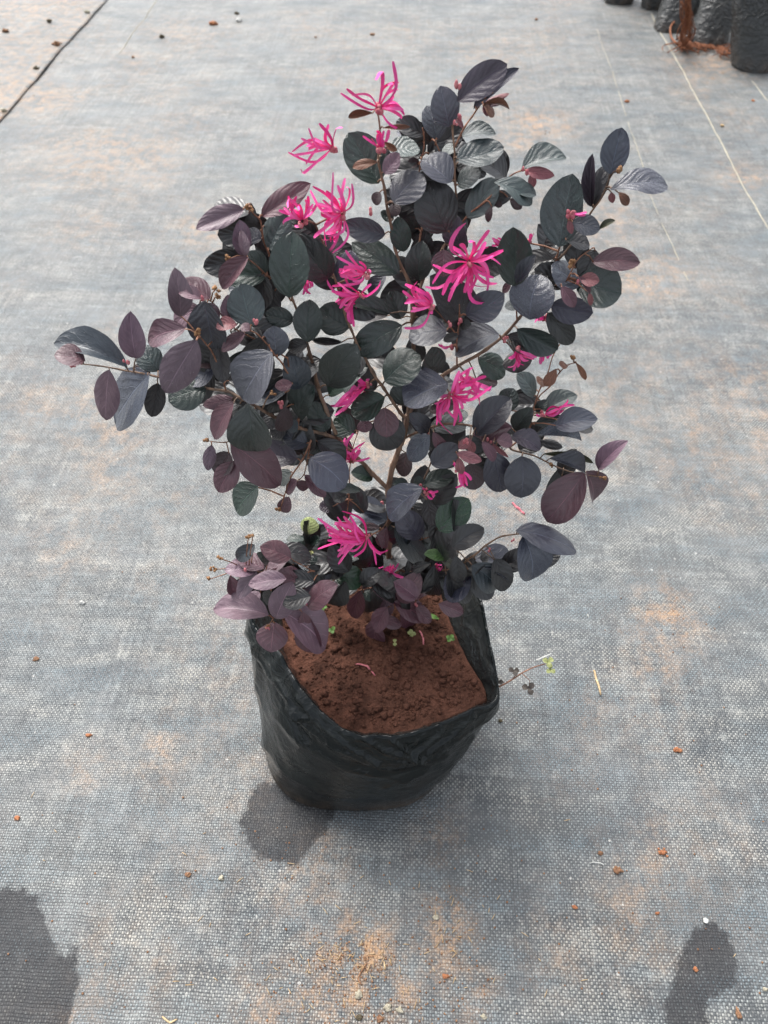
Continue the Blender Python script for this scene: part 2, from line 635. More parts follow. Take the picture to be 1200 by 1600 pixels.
damp = np.full(GX.shape, -0.2)
for px in ([(-60, 1385), (35, 1388), (55, 1396), (64, 1430), (78, 1468), (98, 1492), (120, 1478), (124, 1520), (112, 1572), (95, 1640), (-60, 1640)],
           [(374, 1288), (388, 1325), (432, 1348), (468, 1353), (492, 1318), (512, 1286), (540, 1230), (400, 1220)],
           [(1086, 1446), (1118, 1438), (1142, 1462), (1158, 1510), (1150, 1540), (1118, 1552), (1100, 1640), (1044, 1640), (1046, 1560), (1060, 1502)]):
    damp = np.maximum(damp, sdf(gpoly(px)))
dust = np.zeros(GX.shape)
for u, v, r, s in ((565, 1500, 48, 2.0), (520, 1545, 70, 1.0), (700, 1440, 34, 1.4), (692, 1485, 44, 1.1), (600, 1540, 60, 1.0), (1045, 965, 50, 1.0), (1030, 1010, 60, 0.5),
                   (740, 1540, 40, 0.7), (60, 150, 50, 1.0), (20, 110, 50, 0.9), (845, 190, 45, 1.2), (820, 215, 40, 1.0), (780, 170, 60, .5), (1160, 270, 40, 0.8),
                   (1010, 440, 40, 0.8), (120, 360, 60, 0.35), (310, 350, 40, 0.5), (990, 1440, 70, 0.5), (1010, 1370, 30, .6), (480, 1360, 60, 0.6),
                   (870, 1480, 60, 0.35), (640, 660, 60, 0.3), (430, 1590, 60, .7), (690, 1300, 40, .5), (240, 1180, 40, .5), (130, 1200, 40, .4),
                   (940, 330, 60, .5), (1100, 100, 60, .8), (1120, 95, 40, 1.0), (600, 60, 90, .3), (300, 60, 80, .35), (180, 230, 70, .3)):
    p = PZ(u, v)
    q = PZ(u + r, v)
    rr = abs(q.x - p.x)
    d2 = ((GX - p.x) ** 2 + ((GY - p.y) / 1.15) ** 2) / (rr * rr)
    dust = np.maximum(dust, s * np.exp(-d2 * 0.9))
rs = np.random.RandomState(3)
GZ = np.zeros(GX.shape)
for lam, amp in ((0.9, .0022), (0.5, .0018), (0.27, .0014), (0.14, .0008), (0.07, 0.00035)):
    for _ in range(4):
        th, ph = rs.uniform(0, math.pi), rs.uniform(0, 6.28)
        kx, ky = 2 * math.pi / lam * math.cos(th), 2 * math.pi / lam * math.sin(th)
        GZ += amp * 0.55 * np.sin(GX * kx + GY * ky + ph)
# a soft pleat at the lower left
p0, p1 = PZ(200, 1395).xy, PZ(150, 1620).xy
e = p1 - p0
t = np.clip(((GX - p0.x) * e.x + (GY - p0.y) * e.y) / e.length_squared, 0, 1.0)
dd = np.hypot(GX - p0.x - e.x * t, GY - p0.y - e.y * t)
GZ += 0.004 * np.exp(-(dd / 0.010) ** 2)
flat = np.exp(-(((GX + .02) / .2) ** 2 + ((GY - .45) / .2) ** 2) ** 2)
GZ = GZ * (1 - flat) - 0.004


def grid_mesh(name, X, Y, Z, mat, attrs):
    ny, nx = X.shape
    me = bpy.data.meshes.new(name)
    nv = nx * ny
    me.vertices.add(nv)
    me.vertices.foreach_set("co", np.stack([X, Y, Z], -1).astype(np.float32).ravel())
    i = np.arange((ny - 1) * (nx - 1))
    r, c = i // (nx - 1), i % (nx - 1)
    a = r * nx + c
    q = np.stack([a, a + 1, a + nx + 1, a + nx], -1).astype(np.int32)
    me.loops.add(q.size)
    me.loops.foreach_set("vertex_index", q.ravel())
    me.polygons.add(len(q))
    me.polygons.foreach_set("loop_start", np.arange(0, q.size, 4, dtype=np.int32))
    me.polygons.foreach_set("use_smooth", np.ones(len(q), bool))
    me.update(calc_edges=True)
    for k, arr in attrs.items():
        at = me.attributes.new(k, 'FLOAT', 'POINT')
        at.data.foreach_set("value", arr.astype(np.float32).ravel())
    me.materials.append(mat)
    return me


ground = obj("ground", grid_mesh("ground", GX, GY, GZ, M_CLOTH, {"damp": damp, "dust": dust}))
tag(ground, kind="structure")


def gz(x, y):
    i = min(max(int(np.searchsorted(gx, x)), 1), len(gx) - 1)
    j = min(max(int(np.searchsorted(gy, y)), 1), len(gy) - 1)
    return float(GZ[j, i])


# the neighbouring sheet, lapped over this one along a dark edge at the top left
ea, eb = PZ(-170, 378), PZ(300, -150)
ed = (eb - ea).normalized()
en = Vector((-ed.y, ed.x, 0))
vs_, fs = [], []
NL = 160
for i in range(NL + 1):
    p = ea + (eb - ea) * (i / NL)
    wv = 0.004 * noise.noise(Vector((i * 0.17, 0, 0))) + 0.0015 * noise.noise(Vector((i * 0.7, 3, 0)))
    lift = 0.005 + 0.0035 * noise.noise(Vector((i * 0.11, 9, 0)))
    for k, (off, z) in enumerate(((0.0, lift - 0.002), (-0.0005, lift), (0.012, lift * 0.75 + .001), (0.05, 0.0035), (0.4, 0.0035), (1.2, 0.0035))):
        q = p + en * (off + wv)
        base = gz(q.x, q.y) if k < 5 else gz(q.x, q.y)
        vs_.append((q.x, q.y, base + z + (0.002 if k > 2 else 0.0)))
n = 6
for i in range(NL):
    for k in range(n - 1):
        fs.append((i * n + k, i * n + k + 1, (i + 1) * n + k + 1, (i + 1) * n + k))
me = mesh("lapped_sheet", vs_, fs, M_CLOTH)
for nm, val in (("damp", -0.2), ("dust", 0.0)):
    at = me.attributes.new(nm, 'FLOAT', 'POINT')
    for i, d_ in enumerate(at.data):
        x, y, _ = me.vertices[i].co
        if nm == "dust":
            d_.value = 0.75 * math.exp(-(((x + 1.02) / .16) ** 2 + ((y - 2.2) / .35) ** 2)) + .6
        else:
            d_.value = val
sheet = obj("ground_sheet", me)
tag(sheet, kind="structure")

# pale marker threads woven into the cloth
def thread(px, wdt, seed, gaps=0.0):
    mb = MB()
    a, b = PZ(*px[0]), PZ(*px[1])
    N = max(12, int((b - a).length / 0.012))
    d = (b - a).normalized()
    s = Vector((-d.y, d.x, 0))
    row = []
    for i in range(N + 1):
        p = a + (b - a) * i / N
        p = p + s * 0.0015 * noise.noise(Vector((i * 0.35, seed, 0)))
        row.append(p)
    for i in range(N):
        if noise.noise(Vector((i * 0.23, seed * 5.1, 2))) < gaps:
            continue
        p, q = row[i], row[i + 1]
        z0, z1 = gz(p.x, p.y) + 0.0010, gz(q.x, q.y) + 0.0010
        hw = wdt * 0.5 * (0.8 + 0.4 * random.random())
        v = []
        for pp, zz in ((p, z0), (q, z1)):
            for o, dz in ((-hw, -0.0015), (-hw * 0.5, 0.0006), (hw * 0.5, 0.0006), (hw, -0.0015)):
                v.append((pp.x + s.x * o, pp.y + s.y * o, zz + dz))
        mb.add(v, [(0, 1, 5, 4), (1, 2, 6, 5), (2, 3, 7, 6)])
    return mb.build("thread", M_THREAD, ground)


thread(((1018, 20), (1215, 378)), 0.0034, 1, -0.9)
thread(((932, 40), (1012, 275)), 0.0013, 2, -0.22)
thread(((1012, 290), (1075, 440)), 0.0011, 5, -0.1)
thread(((1176, 125), (1215, 178)), 0.0032, 3, -0.5)
thread(((246, -5), (186, 82)), 0.0026, 4, -0.25)

# ------------------------------------------------------------------ grow bag
#        rim pixel, rim height, soil edge pixel, soil height
BAG = [((600, 1150), .188, (600, 1143), .172), ((535, 1138), .190, (532, 1131), .172), ((474, 1080), .195, (480, 1076), .170),
       ((432, 1014), .200, (446, 1012), .166), ((392, 966), .203, (440, 975), .160), ((398, 900), .205, (440, 925), .155),
       ((470, 850), .205, (492, 890), .152), ((580, 833), .202, (585, 880), .150), ((690, 858), .200, (672, 900), .150),
       ((744, 916), .200, (692, 962), .150), ((766, 1003), .187, (722, 1030), .154), ((777, 1086), .170, (755, 1086), .156),
       ((738, 1109), .178, (736, 1103), .163), ((690, 1130), .184, (690, 1123), .168), ((645, 1145), .187, (645, 1137), .170)]
PER = 26
rim = spline([PZ(u, v, z) for (u, v), z, _, _ in BAG], PER, True)
sol = spline([PZ(u, v, z) for _, _, (u, v), z in BAG], PER, True)
NA = len(rim)
cen = Vector((-0.018, 0.448, 0))
BC, BRX, BRY = Vector((-0.034, 0.447, 0)), 0.114, 0.127


def base_pt(ang):
    c, s = math.cos(ang), math.sin(ang)
    k = (abs(c) ** 3.0 + abs(s) ** 3.0) ** (-1 / 3.0)
    return Vector((BC.x + BRX * c * k, BC.y + BRY * s * k, 0))


bag = thing("grow_bag", "black plastic grow bag holding the flowering shrub, its rim creased and rolled", "grow bag", (cen.x, cen.y, 0))


def local(p, o):
    return (p[0] - o.location.x, p[1] - o.location.y, p[2] - o.location.z)


def ridged(p, s):
    return 1 - abs(noise.noise(p * s)) * 2


def crease(p, s):
    return max(0.0, 1 - abs(noise.noise(p * s)) * 2.2) ** 4


rows = [.03, .06, .078, .1, .122, .147, .172, .197, .222, .247, .272, .297, .322, .347, .372, .397, .422, .447, .472, .497, .522, .547, .572, .597, .622, .648, .67, .69, .708, .726, .742, .757, .77, .785, .80, .82, .84, .86, .88, .90, .92, .94, .96, .978,  0, .012, .022, .05, .09, .135, .185, .235, .285, .335, .385, .435, .485, .535, .585, .635, .68, .7175, .75, .7775, .035, .07, .11, .16, .21, .26, .31, .36, .41, .46, .51, .56, .61, .66, .70, .735, .765, .79, .81, .83, .85, .87, .89, .91, .93, .95, .97, .985, 1.0]
vs_, fs = [], []
rows.sort()
CREASES = [  # (pixel line on the wall, step height of the lap above it, ridge height, width in pixels)
    ([(388, 992), (424, 1058), (470, 1122), (520, 1164), (575, 1188), (640, 1190), (700, 1168), (748, 1132), (776, 1102)], .0050, .0016, 7),
    ([(470, 1085), (505, 1128), (548, 1160), (590, 1186)], 0, .0030, 5), ([(560, 1142), (600, 1168), (650, 1178), (690, 1166)], 0, .0028, 5),
    ([(610, 1152), (640, 1172), (668, 1186)], 0, .0030, 4), ([(690, 1138), (660, 1162), (630, 1184)], 0, .0026, 4), ([(735, 1116), (700, 1146), (664, 1170)], 0, .0028, 5),
    ([(420, 1020), (452, 1078), (474, 1116)], 0, .0026, 5), ([(458, 1098), (472, 1112), (492, 1118)], 0, .0034, 4), ([(404, 1010), (400, 1090), (412, 1170)], 0, .0022, 9),
    ([(430, 1120), (470, 1165), (540, 1205), (640, 1222)], 0, .0016, 10), ([(700, 1180), (660, 1210), (600, 1232)], 0, .0018, 9), ([(405, 1150), (440, 1205), (500, 1240)], 0, .0016, 9),
    ([(740, 1150), (716, 1190), (690, 1222)], 0, .0020, 8), ([(560, 1200), (620, 1212), (690, 1196)], 0, -.0014, 8), ([(430, 1070), (446, 1120), (480, 1160)], 0, -.0018, 7)]


def crease_at(p):
    if p.y > .47:
        return 0.0
    q = proj(p)[0]
    tot = 0.0
    for line, step, ridge, wd in CREASES:
        wd *= 1.5
        best, side = 1e9, 1
        for (ax_, ay_), (bx_, by_) in zip(line, line[1:]):
            ex, ey = bx_ - ax_, by_ - ay_
            t_ = max(0, min(1, ((q.x - ax_) * ex + (q.y - ay_) * ey) / (ex * ex + ey * ey)))
            dx, dy = q.x - ax_ - ex * t_, q.y - ay_ - ey * t_
            d = math.hypot(dx, dy)
            if d < best:
                best, side = d, (1 if (ex * dy - ey * dx) * (1 if ex > 0 else -1) < 0 else -1)
                tt = t_
        if step:
            sd = best * side
            k = min(1, max(0, (sd + wd * .5) / wd))
            tot += 1.25 * step * k * k * (3 - 2 * k) * math.exp(-max(0, sd) / 40)
        f = max(0, 1 - best / wd)
        tot += 1.15 * ridge * f * f * (1.5 if f > .5 else 1)
    return tot


for ri, s in enumerate(rows):
    for i in range(NA):
        r_ = rim[i]
        ang = math.atan2((r_ - cen).y, (r_ - cen).x)
        b = base_pt(ang)
        p = b.lerp(r_, s)
        p.z = r_.z * s
        out = Vector((math.cos(ang), math.sin(ang), 0))
        bulge = 0.010 * math.sin(math.pi * min(s, 1)) - 0.008 * max(0, 1 - s / 0.05) ** 2
        q = Vector((math.cos(ang) * .13, math.sin(ang) * .13, p.z))
        wr = 0.0030 * ridged(q + Vector((0, 0, 4)), 14) + 0.0016 * ridged(Vector((q.x, q.y, q.z * 2.2 + q.x)), 34)
        # slanting drag folds on the wall
        wr += 0.0022 * (ridged(Vector((q.x * 0.6 + q.z * 0.9, q.y * 0.6, q.z * 2.2)), 17) - .4)
        wr = wr * .55 + 0.0024 * crease(Vector((q.x + q.z * .5, q.y, q.z * 1.3 + 1)), 15) - 0.0016 * crease(Vector((q.x, q.y + q.z * .7, q.z * 1.6 + 5)), 26)
        # rolled cuff under the rim
        cw = 0.775 + 0.17 * (1 - math.cos(ang + math.pi * .5 - .15)) + 0.03 * noise.noise(Vector((math.cos(ang) * 2, math.sin(ang) * 2, 7)))
        cuff = 0.0
        if cw > .97:
            pass
        elif s > cw - 0.012:
            t_ = min(1, (s - cw + 0.012) / 0.022)
            cuff = -.0035 + 0.0100 * t_ * t_ * (3 - 2 * t_) * (1 - 0.5 * max(0, (s - cw) / (1 - cw)))
            wr += 0.0042 * crease(Vector((q.x + q.z, q.y, q.z * 1.2)), 20) - 0.0030 * crease(Vector((q.x - q.z, q.y, q.z * 1.4 + 3)), 24) + 0.0008 * noise.noise(q * 60)
        elif s > cw - 0.12:
            cuff = -0.0035 * (s - cw + 0.12) / 0.108
        wr = wr * .22 + crease_at(p + out * bulge)
        if s > .6:
            cuff *= .25
        k = bulge + (wr - 0.002) * min(1, s * 8) * (0.25 if s > .995 else 1) + cuff
        if s > .9:
            p.z += 0.0022 * noise.noise(Vector((math.cos(ang) * 8.5, math.sin(ang) * 8.5, 4))) * min(1, (s - .9) * 20) + 0.0026 * noise.noise(Vector((math.cos(ang) * 7, math.sin(ang) * 7, 1)))
        vs_.append(local(p + out * k, bag))
R0 = len(rows)
LIP = [Vector(v) + Vector((bag.location.x, bag.location.y, 0)) for v in vs_[-NA:]]
# lip and inner wall down to below the soil
inner = [0.0, 0.04, 0.16, 0.32, 0.5, 0.68, 0.84, 1.0, 1.35]
for t_ in inner:
    for i in range(NA):
        ang = math.atan2((rim[i] - cen).y, (rim[i] - cen).x)
        out = Vector((math.cos(ang), math.sin(ang), 0))
        tgt = sol[i] + out * 0.004 - Vector((0, 0, 0.004))
        top = LIP[i] - out * 0.0007
        # film falls steeply first, then runs in to the soil
        p = Vector((top.x + (tgt.x - top.x) * t_, top.y + (tgt.y - top.y) * t_, top.z + (tgt.z - top.z) * t_ ** 0.9 - (0.02 * max(0, t_ - 1))))
        q = Vector((math.cos(ang) * .13, math.sin(ang) * .13, p.z))
        wr = 0.0012 * ridged(Vector((q.x, q.y, q.z * .8 + 2)), 20) + 0.0005 * noise.noise(q * 70) + 0.0028 * crease(Vector((q.x + q.z, q.y - q.z, q.z)), 28)
        p -= out * (0.0012 + (wr * min(1, t_ * 3) if t_ < 1 else 0))
        vs_.append(local(p, bag))
NR = R0 + len(inner)
for ri in range(NR - 1):
    for i in range(NA):
        j = (i + 1) % NA
        fs.append((ri * NA + i, ri * NA + j, (ri + 1) * NA + j, (ri + 1) * NA + i))
fs.append(tuple(range(NA)))
bm_ = mesh("bag_wall", vs_, fs, M_BAG)
bm_.materials.append(M_LINING)
bm_.polygons.foreach_set("material_index", [1 if i // NA >= R0 + 1 and i < (NR - 1) * NA else 0 for i in range(len(fs))])
obj("bag_wall", bm_, bag)

# ------------------------------------------------------------------ soil
soil = thing("soil", "reddish brown crumbly soil filling the grow bag up to its rim", "soil", (cen.x, cen.y, .15))
c0 = Vector((0.0, 0.45, .158))
NRING = 64
vs_, fs = [], []


def soil_h(x, y):
    q = Vector((x, y, 0))
    h = 0.0065 * noise.noise(q * 21) + 0.003 * noise.noise(q * 55 + Vector((0, 0, 3)))
    d = noise.voronoi(q * 130 + Vector((0, 0, 1)))[0]
    h += 0.0042 * max(0, 0.55 - d[0]) * max(0, 0.35 + 1.4 * noise.noise(q * 30))
    d = noise.voronoi(q * 260 + Vector((3, 0, 1)))[0]
    h += 0.0014 * max(0, 0.5 - d[0])
    h += 0.0009 * noise.noise(q * 300)
    return h


def soil_z(x, y):
    t_ = (y - 0.33) / 0.26
    return 0.171 - 0.022 * min(max(t_, 0), 1) + soil_h(x, y) - 0.013 * math.exp(-((x + .105) / .032) ** 2) - 0.006 * math.exp(-((x - .11) / .02) ** 2)


SOLP = sol
for ri in range(NRING + 1):
    f_ = ri / NRING
    for i in range(NA):
        p = c0.lerp(SOLP[i] + (SOLP[i] - c0).normalized() * .006, f_ ** 0.8)
        z = soil_z(p.x, p.y) if f_ < .97 else SOLP[i].z - 0.004 + soil_h(p.x, p.y)
        vs_.append(local((p.x, p.y, z), soil))
for ri in range(NRING):
    for i in range(NA):
        j = (i + 1) % NA
        fs.append((ri * NA + i, ri * NA + j, (ri + 1) * NA + j, (ri + 1) * NA + i))
obj("soil_surface", mesh("soil_surface", vs_, fs, M_SOIL), soil)
mb = MB()
for k in range(1500):
    i = random.randrange(NA)
    f_ = random.random() ** 0.55 * 0.96
    p = c0.lerp(SOLP[i], f_)
    r_ = random.choice((0.0007, 0.0010, 0.0014, 0.0018, 0.0009)) * random.uniform(.8, 1.3)
    if random.random() < .06:
        r_ = random.uniform(.0022, .0046)
    mb.lump((p.x - soil.location.x, p.y - soil.location.y, soil_z(p.x, p.y) - soil.location.z + r_ * 0.35), r_, k, .5, (1, 1, .8), 1)
o = mb.build("clod", M_SOIL, soil)
tag(o, kind="stuff")

# ------------------------------------------------------------------ shrub: stems
shrub = thing("flowering_shrub", "bushy shrub with dark purple leaves and strappy pink flowers growing in the black bag", "shrub", tuple(PY(600, 935, .52)))
SO = shrub.location


def loc(p):
    return Vector(p) - SO


STEMS = [
    ("trunk", [(600, 940, .521), (606, 900, .519), (608, 850, .515), (608, 800, .51), (606, 762, .505)], 5.4, 4.6),
    ("branch", [(606, 764, .505), (582, 740, .503), (560, 717, .50), (530, 687, .495), (510, 640, .49), (496, 600, .49), (485, 555, .49), (479, 530, .49), (468, 500, .495), (458, 470, .50), (454, 440, .50)], 3.6, 1.2),
    ("branch", [(530, 687, .495), (500, 676, .487), (465, 668, .477), (423, 648, .466), (377, 623, .46), (353, 611, .462), (320, 607, .46), (293, 597, .458), (240, 587, .457), (187, 577, .457), (153, 572, .456), (118, 570, .455)], 2.6, .7),
    ("twig", [(465, 668, .475), (467, 645, .475), (462, 620, .475), (455, 590, .475), (450, 560, .475)], 1.5, .8),
    ("twig", [(353, 611, .462), (345, 580, .457), (333, 550, .455), (320, 535, .452), (307, 523, .452)], 1.2, .7),
    ("twig", [(455, 590, .475), (440, 568, .465), (425, 550, .46), (405, 525, .455), (385, 515, .453)], 1.2, .6),
    ("twig", [(450, 560, .475), (400, 530, .48), (360, 508, .477), (335, 475, .475), (318, 466, .47)], 1.1, .6),
    ("twig", [(455, 470, .50), (435, 445, .495), (418, 430, .49), (397, 412, .485), (385, 402, .483)], 1.2, .6),
    ("twig", [(432, 440, .50), (421, 395, .505), (411, 375, .505), (407, 347, .505), (397, 337, .503), (385, 325, .50)], 1.2, .7),
    ("twig", [(490, 676, .483), (485, 690, .475), (472, 718, .465), (455, 745, .46), (443, 775, .455), (436, 797, .455)], 1.5, .8),
    ("twig", [(485, 695, .475), (480, 720, .467), (475, 740, .463), (468, 748, .462)], .9, .6),
    ("twig", [(400, 636, .463), (372, 680, .46), (352, 692, .457), (325, 689, .455)], 1.0, .6),
    ("branch", [(634, 652, .508), (625, 645, .507), (600, 607, .50), (581, 581, .495), (568, 557, .495), (549, 515, .495), (532, 467, .50), (518, 416, .505), (512, 396, .505), (502, 372, .505), (490, 348, .505)], 2.4, .8),
    ("branch", [(606, 764, .505), (615, 727, .505), (624, 700, .507), (631, 680, .508), (637, 647, .51)], 4.4, 3.6),
    ("branch", [(637, 649, .51), (645, 590, .515), (646, 540, .52), (644, 490, .52), (637, 440, .525), (617, 390, .525), (607, 333, .525), (600, 293, .53), (593, 260, .53), (592, 237, .53), (593, 190, .535), (588, 170, .535)], 2.7, .8),
    ("branch", [(645, 505, .52), (660, 440, .53), (677, 413, .53), (693, 387, .53), (708, 363, .535), (715, 327, .54), (712, 287, .545), (710, 247, .55), (707, 203, .555), (712, 167, .56), (716, 155, .56)], 2.0, .9),
    ("twig", [(711, 230, .553), (725, 200, .555), (737, 180, .56), (748, 165, .56), (757, 157, .56)], 1.2, .9),
    ("twig", [(710, 362, .535), (730, 339, .53), (754, 318, .525), (790, 282, .53), (812, 268, .53), (830, 266, .53)], 1.3, .7),
    ("twig", [(650, 420, .53), (660, 353, .54), (680, 300, .545), (690, 250, .55), (680, 222, .55)], 1.4, .7),
    ("twig", [(660, 330, .545), (655, 280, .55), (663, 230, .555), (660, 200, .555)], 1.1, .7),
    ("branch", [(637, 649, .51), (660, 613, .51), (690, 588, .51), (712, 573, .51), (760, 546, .515), (790, 520, .52), (811, 497, .52), (823, 483, .52), (845, 450, .525), (870, 409, .53), (882, 393, .53), (905, 365, .535), (922, 333, .54), (940, 306, .54), (953, 278, .54)], 2.8, .9),
    ("twig", [(868, 412, .53), (874, 390, .53), (884, 360, .528), (889, 345, .526)], 1.1, .6),
    ("twig", [(845, 450, .525), (878, 443, .515), (890, 430, .51), (905, 404, .515), (925, 388, .52)], 1.1, .6),
    ("twig", [(808, 500, .52), (806, 470, .52), (808, 445, .52)], 1.3, .8),
    ("twig", [(714, 573, .51), (714, 545, .505), (714, 520, .505), (718, 490, .505), (719, 475, .505)], 1.2, .7),
    ("twig", [(714, 522, .505), (700, 507, .5), (687, 490, .5), (676, 478, .5)], .9, .6),
    ("branch", [(631, 685, .508), (660, 672, .5), (700, 662, .495), (750, 668, .49), (790, 690, .485), (800, 703, .485), (832, 711, .485), (862, 726, .485), (895, 738, .485), (925, 743, .485), (945, 748, .485)], 2.0, .7),
    ("twig", [(795, 700, .488), (825, 675, .495), (830, 650, .5), (836, 630, .5), (858, 604, .5), (876, 580, .5), (890, 570, .5), (902, 567, .5)], 1.4, .5),
    ("twig", [(836, 630, .5), (845, 605, .505), (857, 581, .51), (864, 555, .515), (877, 532, .52)], 1.0, .6),
    ("branch", [(609, 815, .511), (640, 775, .5), (658, 756, .49), (668, 735, .485), (678, 715, .48), (692, 700, .475)], 1.9, .8),
    ("twig", [(675, 725, .48), (700, 715, .475), (716, 704, .47)], .9, .6),
    ("branch", [(610, 868, .516), (625, 890, .5), (658, 894, .485), (709, 888, .465), (730, 876, .455), (760, 852, .45), (787, 837, .445), (818, 834, .445)], 2.6, 1.0),
    ("twig", [(611, 850, .515), (650, 845, .5), (673, 837, .49), (688, 826, .485)], 1.2, .7),
    ("branch", [(603, 930, .52), (570, 941, .5), (542, 934, .48), (517, 911, .465), (504, 893, .46)], 2.2, 1.2),
    ("twig", [(517, 911, .465), (490, 892, .45), (470, 900, .445), (450, 905, .435), (430, 900, .43), (405, 893, .43), (385, 890, .43)], 1.3, .7),
    ("twig", [(488, 892, .45), (470, 882, .445), (455, 872, .44)], 1.0, .6),
    ("twig", [(468, 902, .445), (458, 930, .43), (440, 955, .425), (426, 968, .42), (418, 980, .418)], 1.1, .7),
    ("twig", [(603, 928, .52), (610, 938, .5), (625, 938, .49), (640, 940, .48), (654, 945, .48)], 1.2, .6),
    ("twig", [(606, 932, .51), (612, 945, .495), (608, 958, .48), (588, 966, .475)], 1.0, .6),
    ("twig", [(603, 918, .516), (585, 918, .495), (566, 922, .485)], 1.1, .6),
    ("twig", [(535, 940, .50), (505, 900, .50), (485, 860, .50), (481, 838, .50)], 1.0, .6),
    ("twig", [(545, 780, .49), (546, 740, .49), (551, 700, .495), (561, 668, .5)], .9, .6),
    ("twig", [(608, 812, .508), (598, 826, .49), (582, 836, .475), (574, 840, .47)], 1.2, .8),
]
BP = []                                     # (pixel, Y, 3-D point, stem number)
STEM_MB = []
for si, (nm, pts, r0, r1) in enumerate(STEMS):
    cur = spline([PY(*p) for p in pts], 7)
    N = len(cur)
    sm, rad = [], []
    for i, p in enumerate(cur):
        t_ = i / (N - 1)
        jit = Vector((noise.noise(p * 60 + Vector((si, 0, 0))), noise.noise(p * 60 + Vector((0, si, 5))), noise.noise(p * 60 + Vector((2, 0, si))))) * 0.0012 * min(1, 4 * t_)
        q = p + jit
        node = 1.0 + (0.22 if i % 7 == 0 and 0 < i < N - 1 else 0.0)
        sm.append(loc(q))
        rad.append((r0 + (r1 - r0) * t_) * 1e-3 * 0.62 * node * random.uniform(.93, 1.07))
        BP.append((proj(q)[0], q.y, q, si))
    mb = MB()
    mb.tube(sm, rad, 9 if r0 > 2 else 7)
    STEM_MB.append(mb)
BPX = np.array([b[0][:] for b in BP])
BPY = np.array([b[1] for b in BP])

# ------------------------------------------------------------------ leaf blades (shared meshes)
def leaf_mesh(kind, seed):
    rd = random.Random(seed)
    NU, NV = 16, 10
    fold = rd.uniform(0.08, 0.42)
    arch = rd.uniform(-0.04, 0.16)
    bow = rd.uniform(-0.05, 0.05)
    twist = rd.uniform(-0.16, 0.16)
    cup = rd.uniform(-0.35, 0.25)
    vs_, uv, fs = [], [], []
    for i in range(NU + 1):
        u = i / NU
        if kind == 'e':
            hw = math.sin(math.pi * u ** 0.97) ** 0.66
        elif kind == 'o':
            hw = (math.sin(math.pi * u ** 1.06)) ** 0.58
        elif kind == 's':
            hw = math.sin(math.pi * u ** 1.3) ** 0.62
        else:
            hw = (math.sin(math.pi * u ** .99)) ** 0.55
        hw = max(hw, 0.0)
        if i == 0:
            hw = 0.03
        if i == NU:
            hw = 0.012
        yo = bow * 4 * u * (1 - u)
        for j in range(NV + 1):
            v = j / NV * 2 - 1
            edge = 1 + 0.02 * noise.noise(Vector((u * 9, v * 2 + seed, seed)))
            y = 0.5 * hw * v * edge
            z = arch * 4 * u * (1 - u)
            z += fold * abs(y) * (1 - .3 * u) + cup * y * y * 1.6
            z += twist * y * (u - 0.3)
            z += 0.018 * noise.noise(Vector((u * 3, v * 1.7, seed * 1.7))) * min(1, 3 * u)
            z += 0.022 * abs(v) ** 2 * noise.noise(Vector((u * 5.5, 7 + (3 if v > 0 else 0), seed * 2.3))) * math.sin(math.pi * u)
            # quilted relief between the side veins
            phs = (u - 0.95 * (abs(v) * .5) ** 1.25) * 5.2 + (.4 if v > 0 else 0)
            z += -0.0026 * math.cos(2 * math.pi * phs) * min(1, abs(v) * 4) * (1 - abs(v) ** 3) * math.sin(math.pi * u)
            vs_.append((u, y + yo, z))
            uv.append((u, j / NV))
    for i in range(NU):
        for j in range(NV):
            a = i * (NV + 1) + j
            fs.append((a, a + NV + 1, a + NV + 2, a + 1))
    return mesh("leaf_blade", vs_, fs, M_LEAF, True, uv)


BLADES = {k: [leaf_mesh(k, 11 * n_ + s_) for n_ in range(9)] for s_, k in enumerate("eosr")}
COLR = {  # linear base colour, roughness
    'g': ((0.0125, 0.0270, 0.0205), .35), 's': ((0.031, 0.034, 0.049), .35), 'S': ((0.060, 0.067, 0.088), .32), 'k': ((0.012, 0.012, 0.013), .42),  # S: slate with sky sheen painted in; k: green darkened as inner shade
    'G': ((0.040, 0.060, 0.058), .32), 'p': ((0.158, 0.096, 0.124), .52), 'q': ((0.118, 0.047, 0.063), .46), 'r': ((0.036, 0.013, 0.016), .5),  # G: dark green lightened, sky sheen painted into the colour
    'm': ((0.27, 0.085, 0.095), .55), 'b': ((0.19, 0.072, 0.032), .6), 'l': ((0.42, 0.47, 0.16), .5), 'v': ((0.010, 0.045, 0.016), .33),
    'V': ((0.05, 0.10, 0.03), .4), 'o': ((0.045, 0.048, 0.018), .5)}
UPW = {'S': 1.7, 'G': 1.9, 'p': .55, 'q': .5}
n_leaf = 0


def stem_near(u, v):
    d = (BPX[:, 0] - u) ** 2 + (BPX[:, 1] - v) ** 2
    return int(np.argmin(d)), math.sqrt(float(d.min()))


HID = MB()
HUV = []


